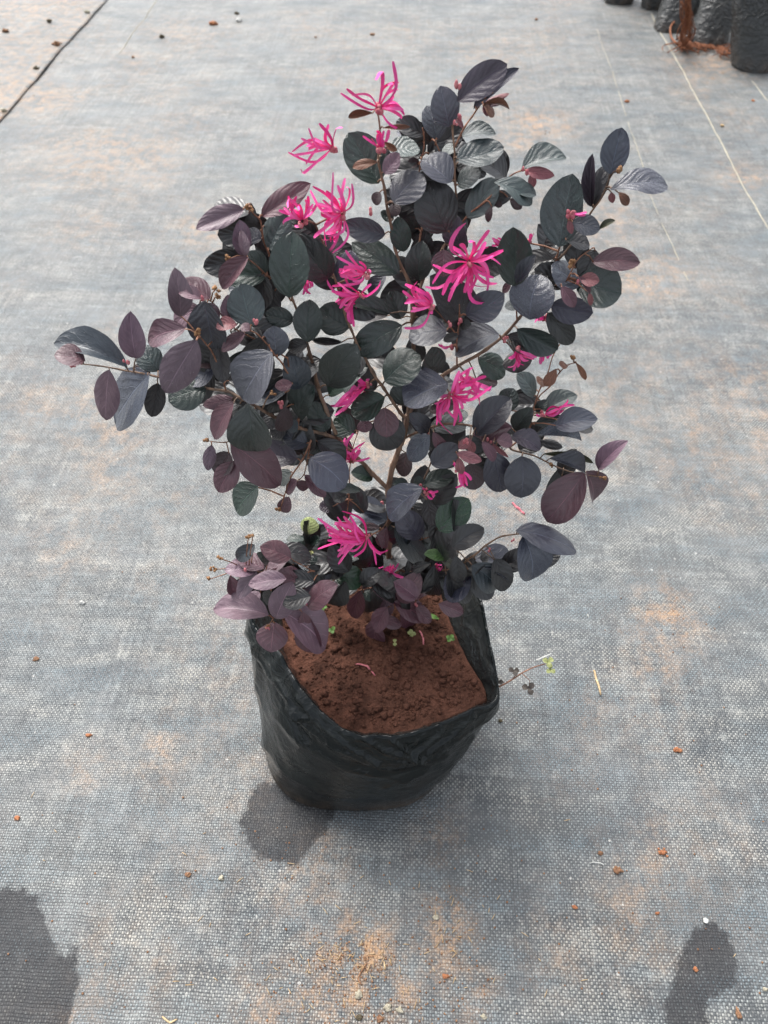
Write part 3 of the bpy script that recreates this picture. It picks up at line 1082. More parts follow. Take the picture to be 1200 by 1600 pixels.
def leaf(bu, bv, tu, tv, wpx, cls, dz=0.0, hidden=False):
    global n_leaf
    n_leaf += 1
    i, dist = stem_near(bu, bv)
    Yb = BPY[i] - 0.003 + dz * 0.8 + random.uniform(-.003, .003)
    lpx = math.hypot(tu - bu, tv - bv)
    pb = PY(bu, bv, Yb)
    dep = proj(pb)[1]
    short = min(0.6, max(0.0, wpx / lpx - 0.72) * 1.3)
    slope = -0.28 * (tv - bv) / lpx + random.uniform(-.22, .22)
    slope -= short * (1 if tv > bv - 5 else -.7)
    pt = PY(tu, tv, Yb + slope * lpx * dep / FPX)
    a = pt - pb
    L = a.length
    a.normalize()
    view = (Vector((0, 0, CAM_H)) - pb).normalized()
    up = UPW.get(cls, .42)
    jit = Vector((random.gauss(0, 1), random.gauss(0, 1), random.gauss(0, 1))) * 0.24
    mid = pb.lerp(pt, .5)
    ax = Vector((tu - bu, tv - bv)).normalized()
    for w_ in (1.0, .6, .3, .1, 0):
        n0 = view * 0.75 + Vector((0, 0.1, 1)) * up * w_ + jit * w_
        n = n0 - a * n0.dot(a)
        n.normalize()
        s = n.cross(a)
        q0, _ = proj(mid)
        q1, _ = proj(mid + s * 0.002)
        dq = (q1 - q0) / 0.002
        k = abs(dq.x * -ax.y + dq.y * ax.x)
        if k > .62 * FPX / dep and n.dot(view) > .45:
            break
    k = max(k, 0.55 * FPX / dep)
    W = wpx / k * 1.08
    asp = wpx / lpx
    if cls in 'pqm':
        kind = random.choice('eee' if cls != 'q' else 'eeo')
    elif cls in 'b':
        kind = 's'
    else:
        kind = random.choice('orr' if asp > .66 else ('oos' if asp < .5 else 'ororre'))
    me = random.choice(BLADES[kind])
    if not hidden:
        L *= 1.03
    M = Matrix.Identity(4)
    M.col[0][:3] = a * L
    M.col[1][:3] = s * W
    M.col[2][:3] = n * L
    M.col[3][:3] = loc(pb)
    for c in range(4):
        M[3][c] = 1.0 if c == 3 else 0.0
    if hidden:
        HID.add([M @ v.co for v in me.vertices], [tuple(p.vertices) for p in me.polygons])
        uvl = [None] * len(me.vertices)
        for lp in me.loops:
            uvl[lp.vertex_index] = tuple(me.uv_layers[0].data[lp.index].uv)
        HUV.extend(uvl)
    else:
        o = bpy.data.objects.new("young_leaf" if cls in 'mb' else "leaf", me)
        link(o, shrub)
        o.matrix_local = M
    c, r_ = COLR[cls]
    f_ = random.uniform(.82, 1.2)
    if cls in 'gsk':
        tn = random.choice(((1, 1, 1), (1, 1, 1), (1.35, .92, .95), (.9, 1.15, 1.0), (1.15, 1.0, 1.15)))
        c = (c[0] * tn[0], c[1] * tn[1], c[2] * tn[2])
    if not hidden:
        o.color = (c[0] * f_ * random.uniform(.92, 1.08), c[1] * f_, c[2] * f_ * random.uniform(.92, 1.08), r_ + random.uniform(-.05, .06))
    # leaf stalk joins the stem it grows from
    st = BP[i]
    if dist < 55:
        j = loc(pb) + a * L * 0.03
        sagp = (loc(st[2]) + j) * .5 + Vector((0, 0, .0015))
        big = .00075 if wpx > 40 else .00055
        STEM_MB[st[3]].tube([loc(st[2]), sagp, j], [big * 1.1, big, big * .9], 5, False)


def W(x0, y0, s, rows):
    for r_ in rows:
        bx, by, tx, ty, wd, cls = r_[:6]
        leaf(x0 + bx * s, y0 + by * s, x0 + tx * s, y0 + ty * s, wd * s, cls, r_[6] if len(r_) > 6 else 0.0)


S6 = 1 / 6
W(80, 460, S6, [(715, 685, 45, 465, 235, 's'), (320, 620, 35, 575, 190, 'q', -.012), (800, 600, 745, 170, 235, 'p'), (1010, 720, 830, 500, 230, 'G', .01),
                (545, 705, 520, 1165, 230, 'p', -.006), (920, 745, 610, 1200, 345, 'S'), (1000, 830, 940, 1140, 190, 'k', .02), (930, 750, 770, 680, 120, 'r', .01)])
W(60, 460, 1 / 3, [(785, 440, 615, 500, 150, 'g'), (1030, 900, 930, 1015, 125, 'g')])
W(240, 400, S6, [(405, 790, 120, 1270, 335, 'p', -.03), (300, 680, -40, 810, 230, 'q', .005), (250, 570, 200, 120, 215, 'p', .012), (530, 400, 270, 225, 190, 'q', -.005),
                 (450, 400, 230, 330, 120, 'p', -.015), (480, 420, 570, 860, 310, 's', 0), (430, 470, 205, 640, 220, 'p', .004), (740, 590, 690, 370, 178, 'p', -.01),
                 (920, 660, 820, 270, 330, 'G', .02), (500, 440, 610, 590, 120, 'p', -.004), (570, 1040, 390, 980, 130, 'r', .012), (570, 1050, 300, 1190, 190, 's', .012),
                 (590, 780, 650, 1180, 180, 'k', .02), (1110, 900, 840, 1330, 380, 'S', -.03), (1000, 870, 740, 1080, 240, 'g', .02), (780, 640, 590, 670, 125, 'm', -.025),
                 (860, 720, 645, 890, 125, 'q', -.03), (900, 700, 830, 640, 90, 'q', -.025), (640, 900, 600, 1170, 170, 'k', .03)])
W(300, 270, S6, [(490, 340, 50, 525, 205, 'p'), (650, 410, 1100, 110, 215, 'q', .015), (480, 780, 440, 450, 165, 'p'), (650, 625, 495, 560, 150, 's'), (500, 790, 460, 545, 95, 'p', -.008),
                 (530, 790, 290, 1080, 175, 'q', -.02), (700, 970, 260, 960, 250, 'g', .012), (700, 1000, 350, 1090, 180, 's', .03), (710, 940, 520, 750, 150, 'g', .01),
                 (715, 730, 880, 390, 255, 'G', .015), (910, 1170, 940, 565, 350, 'g', -.025)])
W(280, 260, .28333, [(830, 615, 640, 380, 185, 'k', -.002), (840, 490, 860, 365, 112, 's', .01), (630, 850, 480, 810, 105, 'g'), (710, 970, 720, 740, 152, 'g', -.004),
                     (940, 890, 775, 790, 175, 'g', .006), (710, 975, 600, 1000, 80, 'k'), (900, 970, 740, 960, 42, 'k'), (930, 720, 950, 470, 150, 's', .015),
                     (1140, 600, 1060, 715, 78, 's', .004), (540, 1050, 520, 885, 145, 'S', .008)])
W(440, 450, .26667, [(110, 590, 50, 400, 155, 's'), (605, 550, 805, 395, 195, 'g', -.012), (890, 515, 880, 350, 138, 'g', -.01), (975, 560, 725, 680, 220, 'S', -.03),
                     (700, 690, 720, 540, 120, 'g', .01), (605, 640, 410, 730, 155, 'g', -.012), (600, 700, 615, 870, 138, 'q'), (550, 770, 680, 930, 205, 'k', .012),
                     (480, 770, 495, 845, 85, 'q', .005), (430, 840, 310, 770, 135, 'g', .005), (100, 760, 190, 575, 145, 'g', -.004), (260, 840, 180, 670, 125, 'g'),
                     (60, 560, -15, 565, 62, 'q', -.01), (970, 250, 750, 290, 168, 's', -.01)])
W(500, 260, S6, [(610, 640, 210, 540, 215, 's', -.006), (745, 1005, 310, 720, 275, 'g', -.004), (690, 345, 960, 80, 285, 's', -.01), (790, 800, 730, 480, 185, 'g'),
                 (930, 1065, 960, 705, 235, 'g'), (900, 590, 760, 350, 165, 'g', .02), (560, 240, 520, 360, 95, 'r'), (690, 345, 710, 470, 112, 'r', .01), (690, 500, 570, 430, 95, 'g', .03)])
W(500, 80, S6, [(550, 1240, 270, 780, 355, 'g', .006), (500, 580, 270, 620, 72, 'b'), (590, 720, 840, 710, 48, 'b'), (600, 850, 720, 930, 62, 'b', -.01), (540, 1040, 310, 1090, 92, 'b', -.012),
                (960, 850, 720, 760, 165, 'S', .03), (640, 920, 930, 930, 185, 'G', .008), (600, 1150, 740, 960, 145, 'p', -.006), (940, 1010, 880, 840, 155, 'G', .03),
                (930, 1050, 820, 1050, 98, 'r', .01), (830, 1060, 720, 1040, 85, 'G', .015)])
W(640, 80, S6, [(370, 710, 290, 335, 255, 'S'), (260, 835, 160, 520, 225, 'S', .008), (450, 470, 900, 130, 275, 's', -.008), (600, 540, 1015, 170, 130, 's', .008),
                (690, 500, 930, 400, 62, 'm'), (690, 500, 890, 470, 72, 'q'), (690, 500, 930, 545, 62, 'b'), (690, 510, 730, 610, 52, 'm'), (690, 510, 790, 610, 75, 'b'),
                (440, 1020, 870, 900, 245, 'G', -.004), (480, 800, 800, 780, 125, 'G', .012), (440, 880, 310, 970, 95, 'G', .02), (300, 970, 190, 890, 105, 'S', .04), (430, 620, 500, 720, 50, 'm')])
W(430, 80, 1 / 3, [(800, 850, 700, 610, 200, 'k', -.008), (825, 615, 690, 510, 135, 'S', -.012)])
W(660, 250, S6, [(330, 240, 545, 110, 175, 'G'), (420, 540, 700, 190, 235, 'G'), (670, 210, 1020, 405, 190, 'G', -.015), (580, 400, 830, 330, 135, 'k', .008), (820, 370, 930, 450, 92, 'r', .012),
                 (800, 240, 1060, 330, 130, 'G', -.008), (650, 430, 615, 580, 62, 'r'), (680, 400, 745, 430, 62, 'r'), (400, 830, 310, 520, 205, 's'), (500, 960, 800, 960, 275, 'k', .02),
                 (860, 1180, 850, 645, 315, 'g', -.006), (880, 1160, 1060, 900, 125, 's', -.02), (390, 830, 240, 850, 105, 'k', .02), (200, 840, 200, 1090, 212, 'q', -.004)])
W(600, 400, S6, [(720, 640, 440, 200, 310, 'k', .015), (160, 590, 60, 335, 195, 'g', -.004), (1080, 735, 680, 930, 255, 'S', -.01), (770, 560, 1120, 360, 265, 's'), (880, 960, 1130, 1110, 225, 'g', .012),
                 (700, 740, 560, 790, 85, 'k'), (710, 650, 815, 640, 105, 'k', .01)])
W(700, 180, .3, [(385, 280, 610, 225, 105, 'G'), (400, 290, 550, 315, 62, 'm', -.01), (430, 310, 445, 375, 42, 'm')])
W(840, 190, .175, [(190, 1120, 310, 485, 355, 'G', -.004), (650, 470, 750, 65, 235, 'S'), (480, 760, 490, 300, 115, 's'), (490, 770, 600, 400, 150, 'k', .008), (650, 610, 1150, 580, 205, 'S', -.004),
                   (660, 630, 670, 725, 62, 'm'), (720, 630, 805, 745, 82, 'b'), (310, 900, 550, 960, 175, 's', -.012), (280, 880, 305, 1000, 58, 'm', -.012), (250, 1060, 460, 1100, 135, 'k', -.008), (550, 960, 690, 885, 55, 'o')])
W(780, 360, .18333, [(790, 270, 1190, 275, 190, 'q', .005), (260, 760, 350, 385, 355, 'S', -.012), (700, 460, 450, 300, 225, 'S', .01), (650, 450, 1030, 540, 365, 'g', .015), (440, 640, 790, 700, 225, 's'),
                     (410, 700, 620, 955, 195, 'k', .005), (150, 840, 490, 1010, 205, 'g', -.008), (60, 900, 260, 1030, 165, 'k', .004), (130, 1030, 170, 1210, 235, 'k', .02), (170, 650, 50, 650, 85, 'G'),
                     (690, 410, 850, 430, 115, 'm', -.022), (670, 390, 770, 540, 52, 'q', -.022), (530, 480, 640, 650, 115, 'q', -.022), (770, 530, 780, 640, 48, 'm', -.015), (100, 440, 30, 530, 62, 'q')])
W(430, 420, S6, [(1080, 420, 700, 330, 145, 'g', -.006), (1190, 530, 745, 770, 290, 'g', -.014), (1060, 440, 810, 460, 135, 'k', .012), (490, 1100, 760, 720, 345, 'g', -.012), (500, 1190, 860, 930, 235, 'g', .012),
                 (1100, 780, 900, 860, 150, 'k', .015)])
W(300, 590, S6, [(530, 240, 600, 680, 375, 'g', -.018), (400, 210, 110, 260, 135, 'q'), (390, 240, 215, 570, 175, 'q', -.012), (370, 230, 200, 520, 155, 'p', .004), (185, 630, 150, 865, 118, 'p'),
                 (360, 615, 815, 1000, 340, 'q', -.014), (420, 780, 250, 1065, 225, 'q', .002), (990, 760, 600, 690, 235, 's', .002), (1080, 620, 860, 560, 185, 's', .006), (880, 270, 830, 500, 155, 'r', -.008),
                 (985, 400, 900, 500, 115, 's'), (940, 60, 780, 80, 105, 'q', -.012), (880, 140, 560, 210, 155, 'S', .006), (930, 880, 820, 1000, 125, 'g', .012), (890, 1090, 980, 960, 95, 'q'),
                 (970, 1000, 1095, 1020, 95, 'q', -.006), (350, 700, 230, 900, 200, 'r', .01), (760, 330, 720, 480, 140, 'k', .02), (870, 420, 760, 560, 150, 'k', .02)])
W(430, 590, .175, [(260, 870, 445, 1060, 115, 'q'), (60, 1200, 120, 1065, 122, 'q'), (310, 720, 620, 970, 320, 'S', -.01), (340, 700, 440, 560, 135, 'g', .02), (870, 900, 680, 850, 135, 'g', .004),
                   (760, 1010, 570, 1010, 82, 'g'), (640, 1050, 520, 1090, 95, 'k'), (520, 1150, 395, 1160, 112, 's')])
W(560, 720, S6, [(270, 550, -110, 470, 245, 'S', -.008), (600, 250, 290, 525, 255, 'S', -.022), (470, 230, 330, 210, 115, 'g', -.005), (590, 720, 380, 480, 245, 's', -.006), (340, 620, 610, 935, 255, 's', -.022),
                 (640, 360, 690, 610, 145, 'k'), (600, 220, 890, 120, 165, 'g'), (620, 200, 520, 200, 115, 'g'), (640, 250, 815, 290, 95, 'k', .005), (590, 740, 850, 850, 185, 'g', .004), (820, 910, 620, 880, 105, 'V', -.004),
                 (905, 1000, 770, 930, 95, 'o'), (680, 960, 500, 1040, 95, 'k'), (270, 620, 240, 815, 115, 'q', -.01), (200, 630, 10, 610, 72, 'r'), (165, 690, 225, 820, 62, 'q', -.02), (700, 420, 640, 620, 170, 'k', .02)])
W(610, 560, S6, [(350, 690, 180, 520, 155, 's'), (370, 720, 180, 950, 195, 'S', -.012), (390, 1000, 620, 810, 210, 's', -.012), (370, 660, 700, 640, 195, 'g', .01), (610, 600, 720, 510, 125, 'G', .02),
                 (640, 420, 370, 490, 135, 'r', .012), (800, 720, 1120, 380, 275, 's', .002), (1140, 640, 765, 760, 175, 'q', -.01), (800, 200, 1000, 230, 125, 'r', .01), (150, 880, 110, 1100, 155, 'r', .012),
                 (400, 690, 520, 830, 105, 'q', -.02), (760, 760, 640, 840, 90, 'm', -.025), (740, 770, 780, 880, 80, 'm', -.025), (620, 890, 850, 960, 100, 'm', -.03), (640, 930, 670, 1080, 85, 'm', -.028),
                 (860, 780, 970, 960, 100, 'q', -.02), (1000, 770, 1140, 800, 130, 'q', -.018), (960, 790, 1110, 925, 50, 'm', -.022), (640, 760, 870, 850, 150, 'k', .008)])
W(780, 550, .175, [(60, 520, 130, 330, 175, 'G', .02), (140, 700, 290, 500, 165, 'g', .004), (400, 530, 690, 390, 175, 'G'), (320, 530, 430, 430, 85, 'g', .004), (310, 650, 540, 570, 115, 'g'), (500, 660, 870, 600, 205, 'S', -.012),
                   (700, 690, 835, 690, 95, 'k', .005), (330, 740, 725, 790, 155, 'S', -.008), (100, 760, 360, 870, 165, 's'), (350, 800, 560, 850, 82, 'k', .006), (390, 910, 825, 990, 62, 'o', .008), (450, 950, 760, 1070, 155, 's', -.012),
                   (885, 1050, 1145, 800, 155, 'p'), (315, 400, 160, 200, 145, 'G', .004), (400, 260, 340, 270, 100, 'b'), (510, 150, 410, 300, 100, 'b'), (610, 130, 535, 110, 62, 'b'), (680, 95, 770, 245, 52, 'b')])
W(680, 680, .23333, [(580, 140, 575, 412, 230, 's', -.014), (380, 110, 440, 372, 185, 's', -.008), (1000, 250, 755, 572, 240, 'q', -.012), (1010, 240, 1060, 430, 135, 'q', .004), (230, 190, 270, 360, 155, 'r', .015),
                     (25, 640, 220, 430, 195, 'v', -.012), (80, 650, 225, 740, 125, 's'), (540, 640, 935, 780, 165, 'S', -.002), (590, 670, 640, 960, 225, 'S', -.006), (245, 870, 410, 1020, 185, 's', -.004), (260, 830, 515, 960, 175, 's', .008),
                     (240, 920, 70, 1080, 195, 's', -.004), (20, 960, 170, 1115, 95, 'k', .004)])
W(310, 820, .18333, [(600, 770, 140, 720, 235, 'p', -.014), (660, 800, 800, 495, 215, 'p', -.02), (720, 740, 1070, 1050, 300, 'p', -.018), (650, 830, 620, 1080, 255, 'q', .004), (750, 460, 435, 510, 155, 'p', -.028), (850, 470, 600, 400, 125, 'q', -.016),
                     (790, 285, 530, 190, 185, 'q', -.004), (770, 290, 560, 400, 115, 'p'), (560, 370, 330, 290, 155, 'q'), (500, 390, 230, 390, 155, 'p', -.004), (500, 400, 340, 620, 135, 'p', -.008), (530, 580, 430, 660, 105, 'p', .006),
                     (480, 170, 330, 290, 125, 's', .012), (590, 340, 500, 240, 85, 'g', .004), (270, 430, 290, 590, 105, 'q', .008), (350, 460, 300, 600, 105, 's', .012), (1050, 400, 850, 330, 135, 's', .006), (1140, 420, 910, 580, 105, 's', -.006),
                     (890, 510, 880, 420, 75, 'q'), (930, 200, 840, 100, 85, 'g'), (950, 160, 1030, 100, 75, 'g'), (1060, 360, 960, 290, 95, 'g'), (1070, 290, 1200, 310, 105, 'g', .01), (620, 560, 600, 690, 110, 'k', .012), (860, 470, 740, 370, 110, 'q', .006)])
W(310, 780, 1 / 3, [(510, 165, 525, 85, 82, 'l'), (560, 270, 495, 260, 45, 'l'), (500, 190, 415, 190, 36, 'g')])
W(480, 790, .18333, [(230, 600, 470, 640, 195, 'v', -.002), (450, 720, 400, 950, 145, 'q', -.01), (560, 800, 490, 980, 155, 's'), (550, 690, 765, 810, 155, 'q', -.014), (520, 700, 500, 575, 105, 'q', -.006), (640, 810, 650, 940, 135, 'q', .008),
                     (580, 970, 590, 1190, 150, 'q', -.01), (600, 950, 800, 1020, 110, 'q', -.012), (810, 840, 870, 1030, 135, 'q', -.006), (850, 810, 1075, 690, 125, 'q', -.008), (920, 860, 1050, 990, 110, 'q', -.01), (390, 1090, 500, 1210, 125, 's'),
                     (330, 880, 300, 1090, 120, 'o', .01), (480, 740, 570, 790, 95, 'g', .008), (460, 430, 290, 430, 105, 'g', .015), (150, 430, 290, 470, 95, 'g', .015), (40, 440, 110, 530, 95, 'g', .015), (540, 480, 470, 540, 80, 'g', .02)])
W(560, 850, .2, [(510, 270, 370, 400, 135, 'k', .004)])
# leaves half hidden deeper in the bush
rd = random.Random(5)
GAPS = ((585, 700, 48), (560, 262, 45), (690, 545, 24), (752, 640, 34), (700, 748, 20), (790, 360, 45), (772, 470, 34), (850, 565, 42), (485, 765, 40), (300, 700, 60), (445, 500, 18), (520, 330, 30),
        (800, 800, 60), (760, 790, 45), (600, 135, 50), (660, 130, 45), (900, 480, 40), (360, 470, 18), (880, 250, 60), (800, 180, 50), (240, 480, 60), (220, 660, 50), (920, 620, 60), (330, 770, 60), (320, 690, 40))
cand = [b for b in BP if b[0].y < 800]
made = 0
while made < 150:
    b = rd.choice(cand)
    if not (290 < b[0].x < 920 and b[0].y > 200):
        continue
    bu, bv = b[0].x + rd.gauss(0, 9), b[0].y + rd.gauss(0, 9)
    th = rd.uniform(0, 6.28)
    l = rd.uniform(46, 70)
    tu, tv = bu + l * math.cos(th), bv + l * math.sin(th)
    if any(math.hypot((bu + tu) / 2 - x, (bv + tv) / 2 - y) < r_ + 12 or math.hypot(tu - x, tv - y) < r_ for x, y, r_ in GAPS):
        continue
    if not (290 < tu < 930 and 180 < tv < 800):
        continue
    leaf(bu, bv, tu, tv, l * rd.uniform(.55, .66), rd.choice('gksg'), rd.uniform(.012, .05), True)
    made += 1
for (u, v, su, sv, cnt, d0, d1) in ((620, 850, 70, 40, 9, .01, .05), (500, 880, 60, 30, 8, -.01, .03), (610, 918, 60, 16, 8, -.035, -.005), (500, 925, 26, 25, 6, -.03, 0), (690, 900, 30, 18, 4, -.03, .01), (430, 890, 40, 25, 4, .01, .03), (570, 900, 60, 20, 8, -.03, .0), (650, 790, 40, 25, 6, -.01, .03), (700, 830, 40, 30, 5, -.01, .03), (560, 800, 50, 20, 5, 0, .03), (640, 940, 45, 12, 6, -.05, -.03), (475, 955, 25, 12, 3, -.03, -.01), (780, 880, 50, 20, 4, 0, .02), (690, 880, 40, 18, 4, -.03, 0), (800, 690, 50, 20, 5, .005, .03)):
    for _ in range(cnt):
        bu, bv = rd.gauss(u, su * .5), rd.gauss(v, sv * .5)
        th = rd.uniform(0, 6.28)
        l = rd.uniform(40, 60)
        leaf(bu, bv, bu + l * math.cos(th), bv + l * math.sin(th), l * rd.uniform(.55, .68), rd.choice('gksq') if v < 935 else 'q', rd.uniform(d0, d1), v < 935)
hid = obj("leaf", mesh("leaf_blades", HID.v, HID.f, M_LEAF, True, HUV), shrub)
hid.color = COLR['k'][0] + (.4,)  # one near-black tint paints the shade on these inner leaves
tag(hid, kind="stuff")

# ------------------------------------------------------------------ flowers
def petal(parent, c, tip, wd, n0, seed):
    rd = random.Random(seed)
    a = tip - c
    L = a.length
    a.normalize()
    n = n0 - a * n0.dot(a)
    n.normalize()
    s = n.cross(a)
    N = 9
    curve = rd.uniform(-.2, .36)
    side = rd.uniform(-.22, .22)
    curl = rd.choice((0, 0, 0, rd.uniform(.1, .35)))
    tw = rd.uniform(-.9, .9)
    vs_, uv, fs = [], [], []
    for i in range(N + 1):
        t_ = i / N
        p = c + a * L * t_ + n * L * curve * math.sin(math.pi * t_) + s * L * side * math.sin(math.pi * t_ * 1.15)
        if curl and t_ > .7:
            k = (t_ - .7) / .3
            p += n * L * curl * k * k - a * L * curl * .6 * k * k
        hw = wd * .5 * (0.55 + .55 * min(1, t_ * 1.6)) * (1 if i < N else .55)
        th = tw * (t_ - .2) + .15 * math.sin(5 * t_ + seed)
        ss = s * math.cos(th) + n * math.sin(th)
        nn = n * math.cos(th) - s * math.sin(th)
        for j, (o_, d_) in enumerate(((-1, .28), (0, 0), (1, .28))):
            vs_.append(p + ss * hw * o_ + nn * hw * d_)
            uv.append((t_, j / 2))
    for i in range(N):
        for j in range(2):
            k = i * 3 + j
            fs.append((k, k + 3, k + 4, k + 1))
    obj("petal", mesh("petal", vs_, fs, M_PETAL, True, uv), parent)


n_flower = 0


def flower(x0, y0, s, c, tips, dz=-.012, wpx=5.8):
    global n_flower
    n_flower += 1
    u, v = x0 + c[0] * s, y0 + c[1] * s
    i, dist = stem_near(u, v)
    Y = BPY[i] + dz
    pc = PY(u, v, Y)
    dep = proj(pc)[1]
    mb = MB()
    for k in range(5):
        o_ = Vector((random.uniform(-1, 1), random.uniform(-1, 1), random.uniform(-1, 1))) * .0024
        mb.lump(loc(pc) + o_, random.uniform(.0011, .0019), n_flower * 7 + k, .4, (1, 1, 1.15), 1)
    st = BP[i]
    f = mb.build("flower", M_CALYX, shrub)
    if dist < 60:
        mid = (loc(st[2]) + loc(pc)) * .5
        STEM_MB[st[3]].tube([loc(st[2]), mid + Vector((0, 0, .001)), loc(pc)], [.0009, .0007, .0007], 5, False)
    view = (Vector((0, 0, CAM_H)) - pc).normalized()
    tips = list(tips)
    if len(tips) > 3:
        rr_ = random.Random(n_flower)
        for _ in range(int(len(tips) * 1.25)):
            p_, q_ = rr_.choice(tips), rr_.choice(tips)
            f1 = rr_.uniform(.2, .8)
            mx, my = p_[0] * f1 + q_[0] * (1 - f1) - c[0], p_[1] * f1 + q_[1] * (1 - f1) - c[1]
            g_ = math.hypot(mx, my)
            if g_ * s > 6:
                g2 = rr_.uniform(.7, 1.05) * .5 * (math.hypot(p_[0] - c[0], p_[1] - c[1]) + math.hypot(q_[0] - c[0], q_[1] - c[1])) / g_
                tips.append((c[0] + mx * g2, c[1] + my * g2))
    for k, (tx, ty) in enumerate(tips):
        tu, tv = x0 + tx * s, y0 + ty * s
        lp = math.hypot(tu - u, tv - v)
        # the cluster opens outward, towards and away from the viewer
        pt = PY(tu, tv, Y + (random.uniform(-.55, .30)) * max(lp, 22) * dep / FPX)
        st_ = loc(pc) + (pt - pc).normalized() * .0012
        petal(f, st_, loc(pt), wpx * random.uniform(.58, .98) * dep / FPX, view + Vector((random.gauss(0, .35), random.gauss(0, .35), random.gauss(0, .35))), n_flower * 100 + k)


Z2 = (280, 260, .28333)
flower(500, 80, S6, (550, 530), [(575, 105), (710, 95), (245, 360), (195, 390), (795, 575), (730, 735), (790, 555)], -.004)
flower(500, 80, S6, (575, 920), [(545, 740), (655, 740), (400, 800), (480, 820), (570, 745)], -.01, 5.4)
flower(430, 80, 1 / 3, (270, 455), [(210, 335), (290, 330), (155, 405), (65, 495), (95, 600), (150, 430), (80, 490)], 0)
flower(*Z2, (680, 300), [(570, 150), (640, 185), (545, 310), (715, 165), (760, 210), (640, 335), (550, 240), (770, 240)], -.014)
flower(*Z2, (900, 260), [(825, 45), (910, 65), (965, 100), (815, 130), (790, 185), (760, 260), (745, 390), (785, 400), (820, 490), (860, 480), (780, 340), (800, 330), (940, 90), (850, 420)], -.012)
flower(*Z2, (1030, 590), [(870, 490), (915, 465), (865, 550), (880, 585), (915, 665), (860, 600), (1000, 520), (960, 640), (1060, 570)], -.018)
flower(*Z2, (1000, 705), [(860, 740), (840, 690), (870, 650), (950, 880), (1060, 650), (1150, 650), (790, 630)], -.004)
flower(660, 250, S6, (435, 950), [(360, 510), (485, 710), (335, 840), (625, 655), (760, 850), (735, 960), (640, 1185), (80, 1130), (70, 1260), (180, 1260), (250, 1330), (430, 1150), (465, 1245), (620, 1325), (600, 1290)], -.03, 7.2)
flower(600, 400, S6, (450, 470), [(210, 250), (170, 390), (265, 490), (445, 545), (180, 690), (410, 330), (270, 260), (200, 420), (200, 680)], -.02)
flower(430, 420, S6, (285, 95), [(265, 245), (320, 240), (295, 235), (410, 110)], .004, 5)
flower(430, 420, S6, (700, 290), [(720, 520), (740, 500), (570, 290), (530, 205), (640, 170)], .006, 6)
flower(430, 590, .175, (830, 60), [(490, 260), (530, 335), (690, 125), (700, 160), (560, 250), (830, 0), (600, 300)], .006, 7)
flower(430, 590, .175, (690, 750), [(445, 650), (470, 600), (520, 600), (665, 500), (780, 570), (760, 610), (845, 715), (720, 620), (600, 640)], .004, 5.4)
flower(610, 560, S6, (565, 335), [(440, 360), (470, 580), (540, 700), (430, 580), (660, 130), (760, 100), (840, 110), (900, 170), (950, 300), (890, 390), (710, 420), (770, 80), (650, 170), (600, 570)], -.034)
flower(610, 560, S6, (740, 200), [(650, 160), (680, 220), (800, 210), (860, 330), (940, 300), (820, 260), (720, 110)], -.034, 8)
flower(780, 360, .18333, (150, 1020), [(100, 1195), (130, 1200), (210, 1150), (300, 1110), (90, 1100), (240, 1090), (320, 1080)], -.012, 6)
flower(780, 360, .18333, (385, 975), [(350, 1140), (370, 1120), (440, 1070), (310, 1060), (330, 1000)], -.004, 6)
flower(780, 360, .18333, (390, 745), [(300, 780), (410, 740), (330, 770), (340, 720)], .004, 6)
flower(780, 360, .18333, (510, 915), [(420, 830), (480, 850), (500, 930)], .004, 5)
flower(610, 560, S6, (640, 1040), [(640, 1220), (700, 1210), (760, 1140), (690, 1100), (660, 1210), (590, 980)], -.025, 6)
flower(480, 790, .18333, (510, 270), [(90, 105), (105, 140), (95, 190), (220, 155), (320, 40), (340, 100), (305, 95), (190, 235), (180, 320), (90, 365), (260, 385), (260, 490), (590, 505), (620, 425), (680, 370), (250, 430), (150, 190), (210, 280), (300, 300), (270, 350)], -.02, 5.2)
flower(480, 790, .18333, (610, 650), [(530, 500), (505, 575), (630, 520), (775, 490), (855, 610), (800, 720), (745, 740), (720, 700), (770, 510)], -.02, 6.6)
flower(310, 820, .18333, (910, 640), [(840, 700), (900, 720), (990, 715), (950, 720), (870, 710)], .002, 5.4)
flower(560, 720, S6, (640, 285), [(745, 290), (720, 325), (690, 365), (560, 230)], -.015, 5)
flower(780, 550, .175, (400, 560), [(660, 430), (640, 450), (670, 465), (480, 530), (330, 565)], -.004, 5)
flower(560, 720, S6, (740, 1000), [(740, 960), (790, 1010), (760, 1040), (720, 1000), (775, 975)], -.004, 4.5)
flower(660, 250, S6, (760, 800), [(650, 740), (735, 715), (650, 800), (690, 745)], .008, 5)
flower(660, 250, S6, (1000, 780), [(1035, 685), (1020, 690)], .012, 5)
flower(600, 400, S6, (640, 840), [(510, 830), (505, 838)], .006, 5)
flower(840, 190, .175, (300, 822), [(440, 815), (430, 835)], -.012, 5)
flower(310, 780, 1 / 3, (600, 0), [(640, 20), (650, 5)], .01, 5)

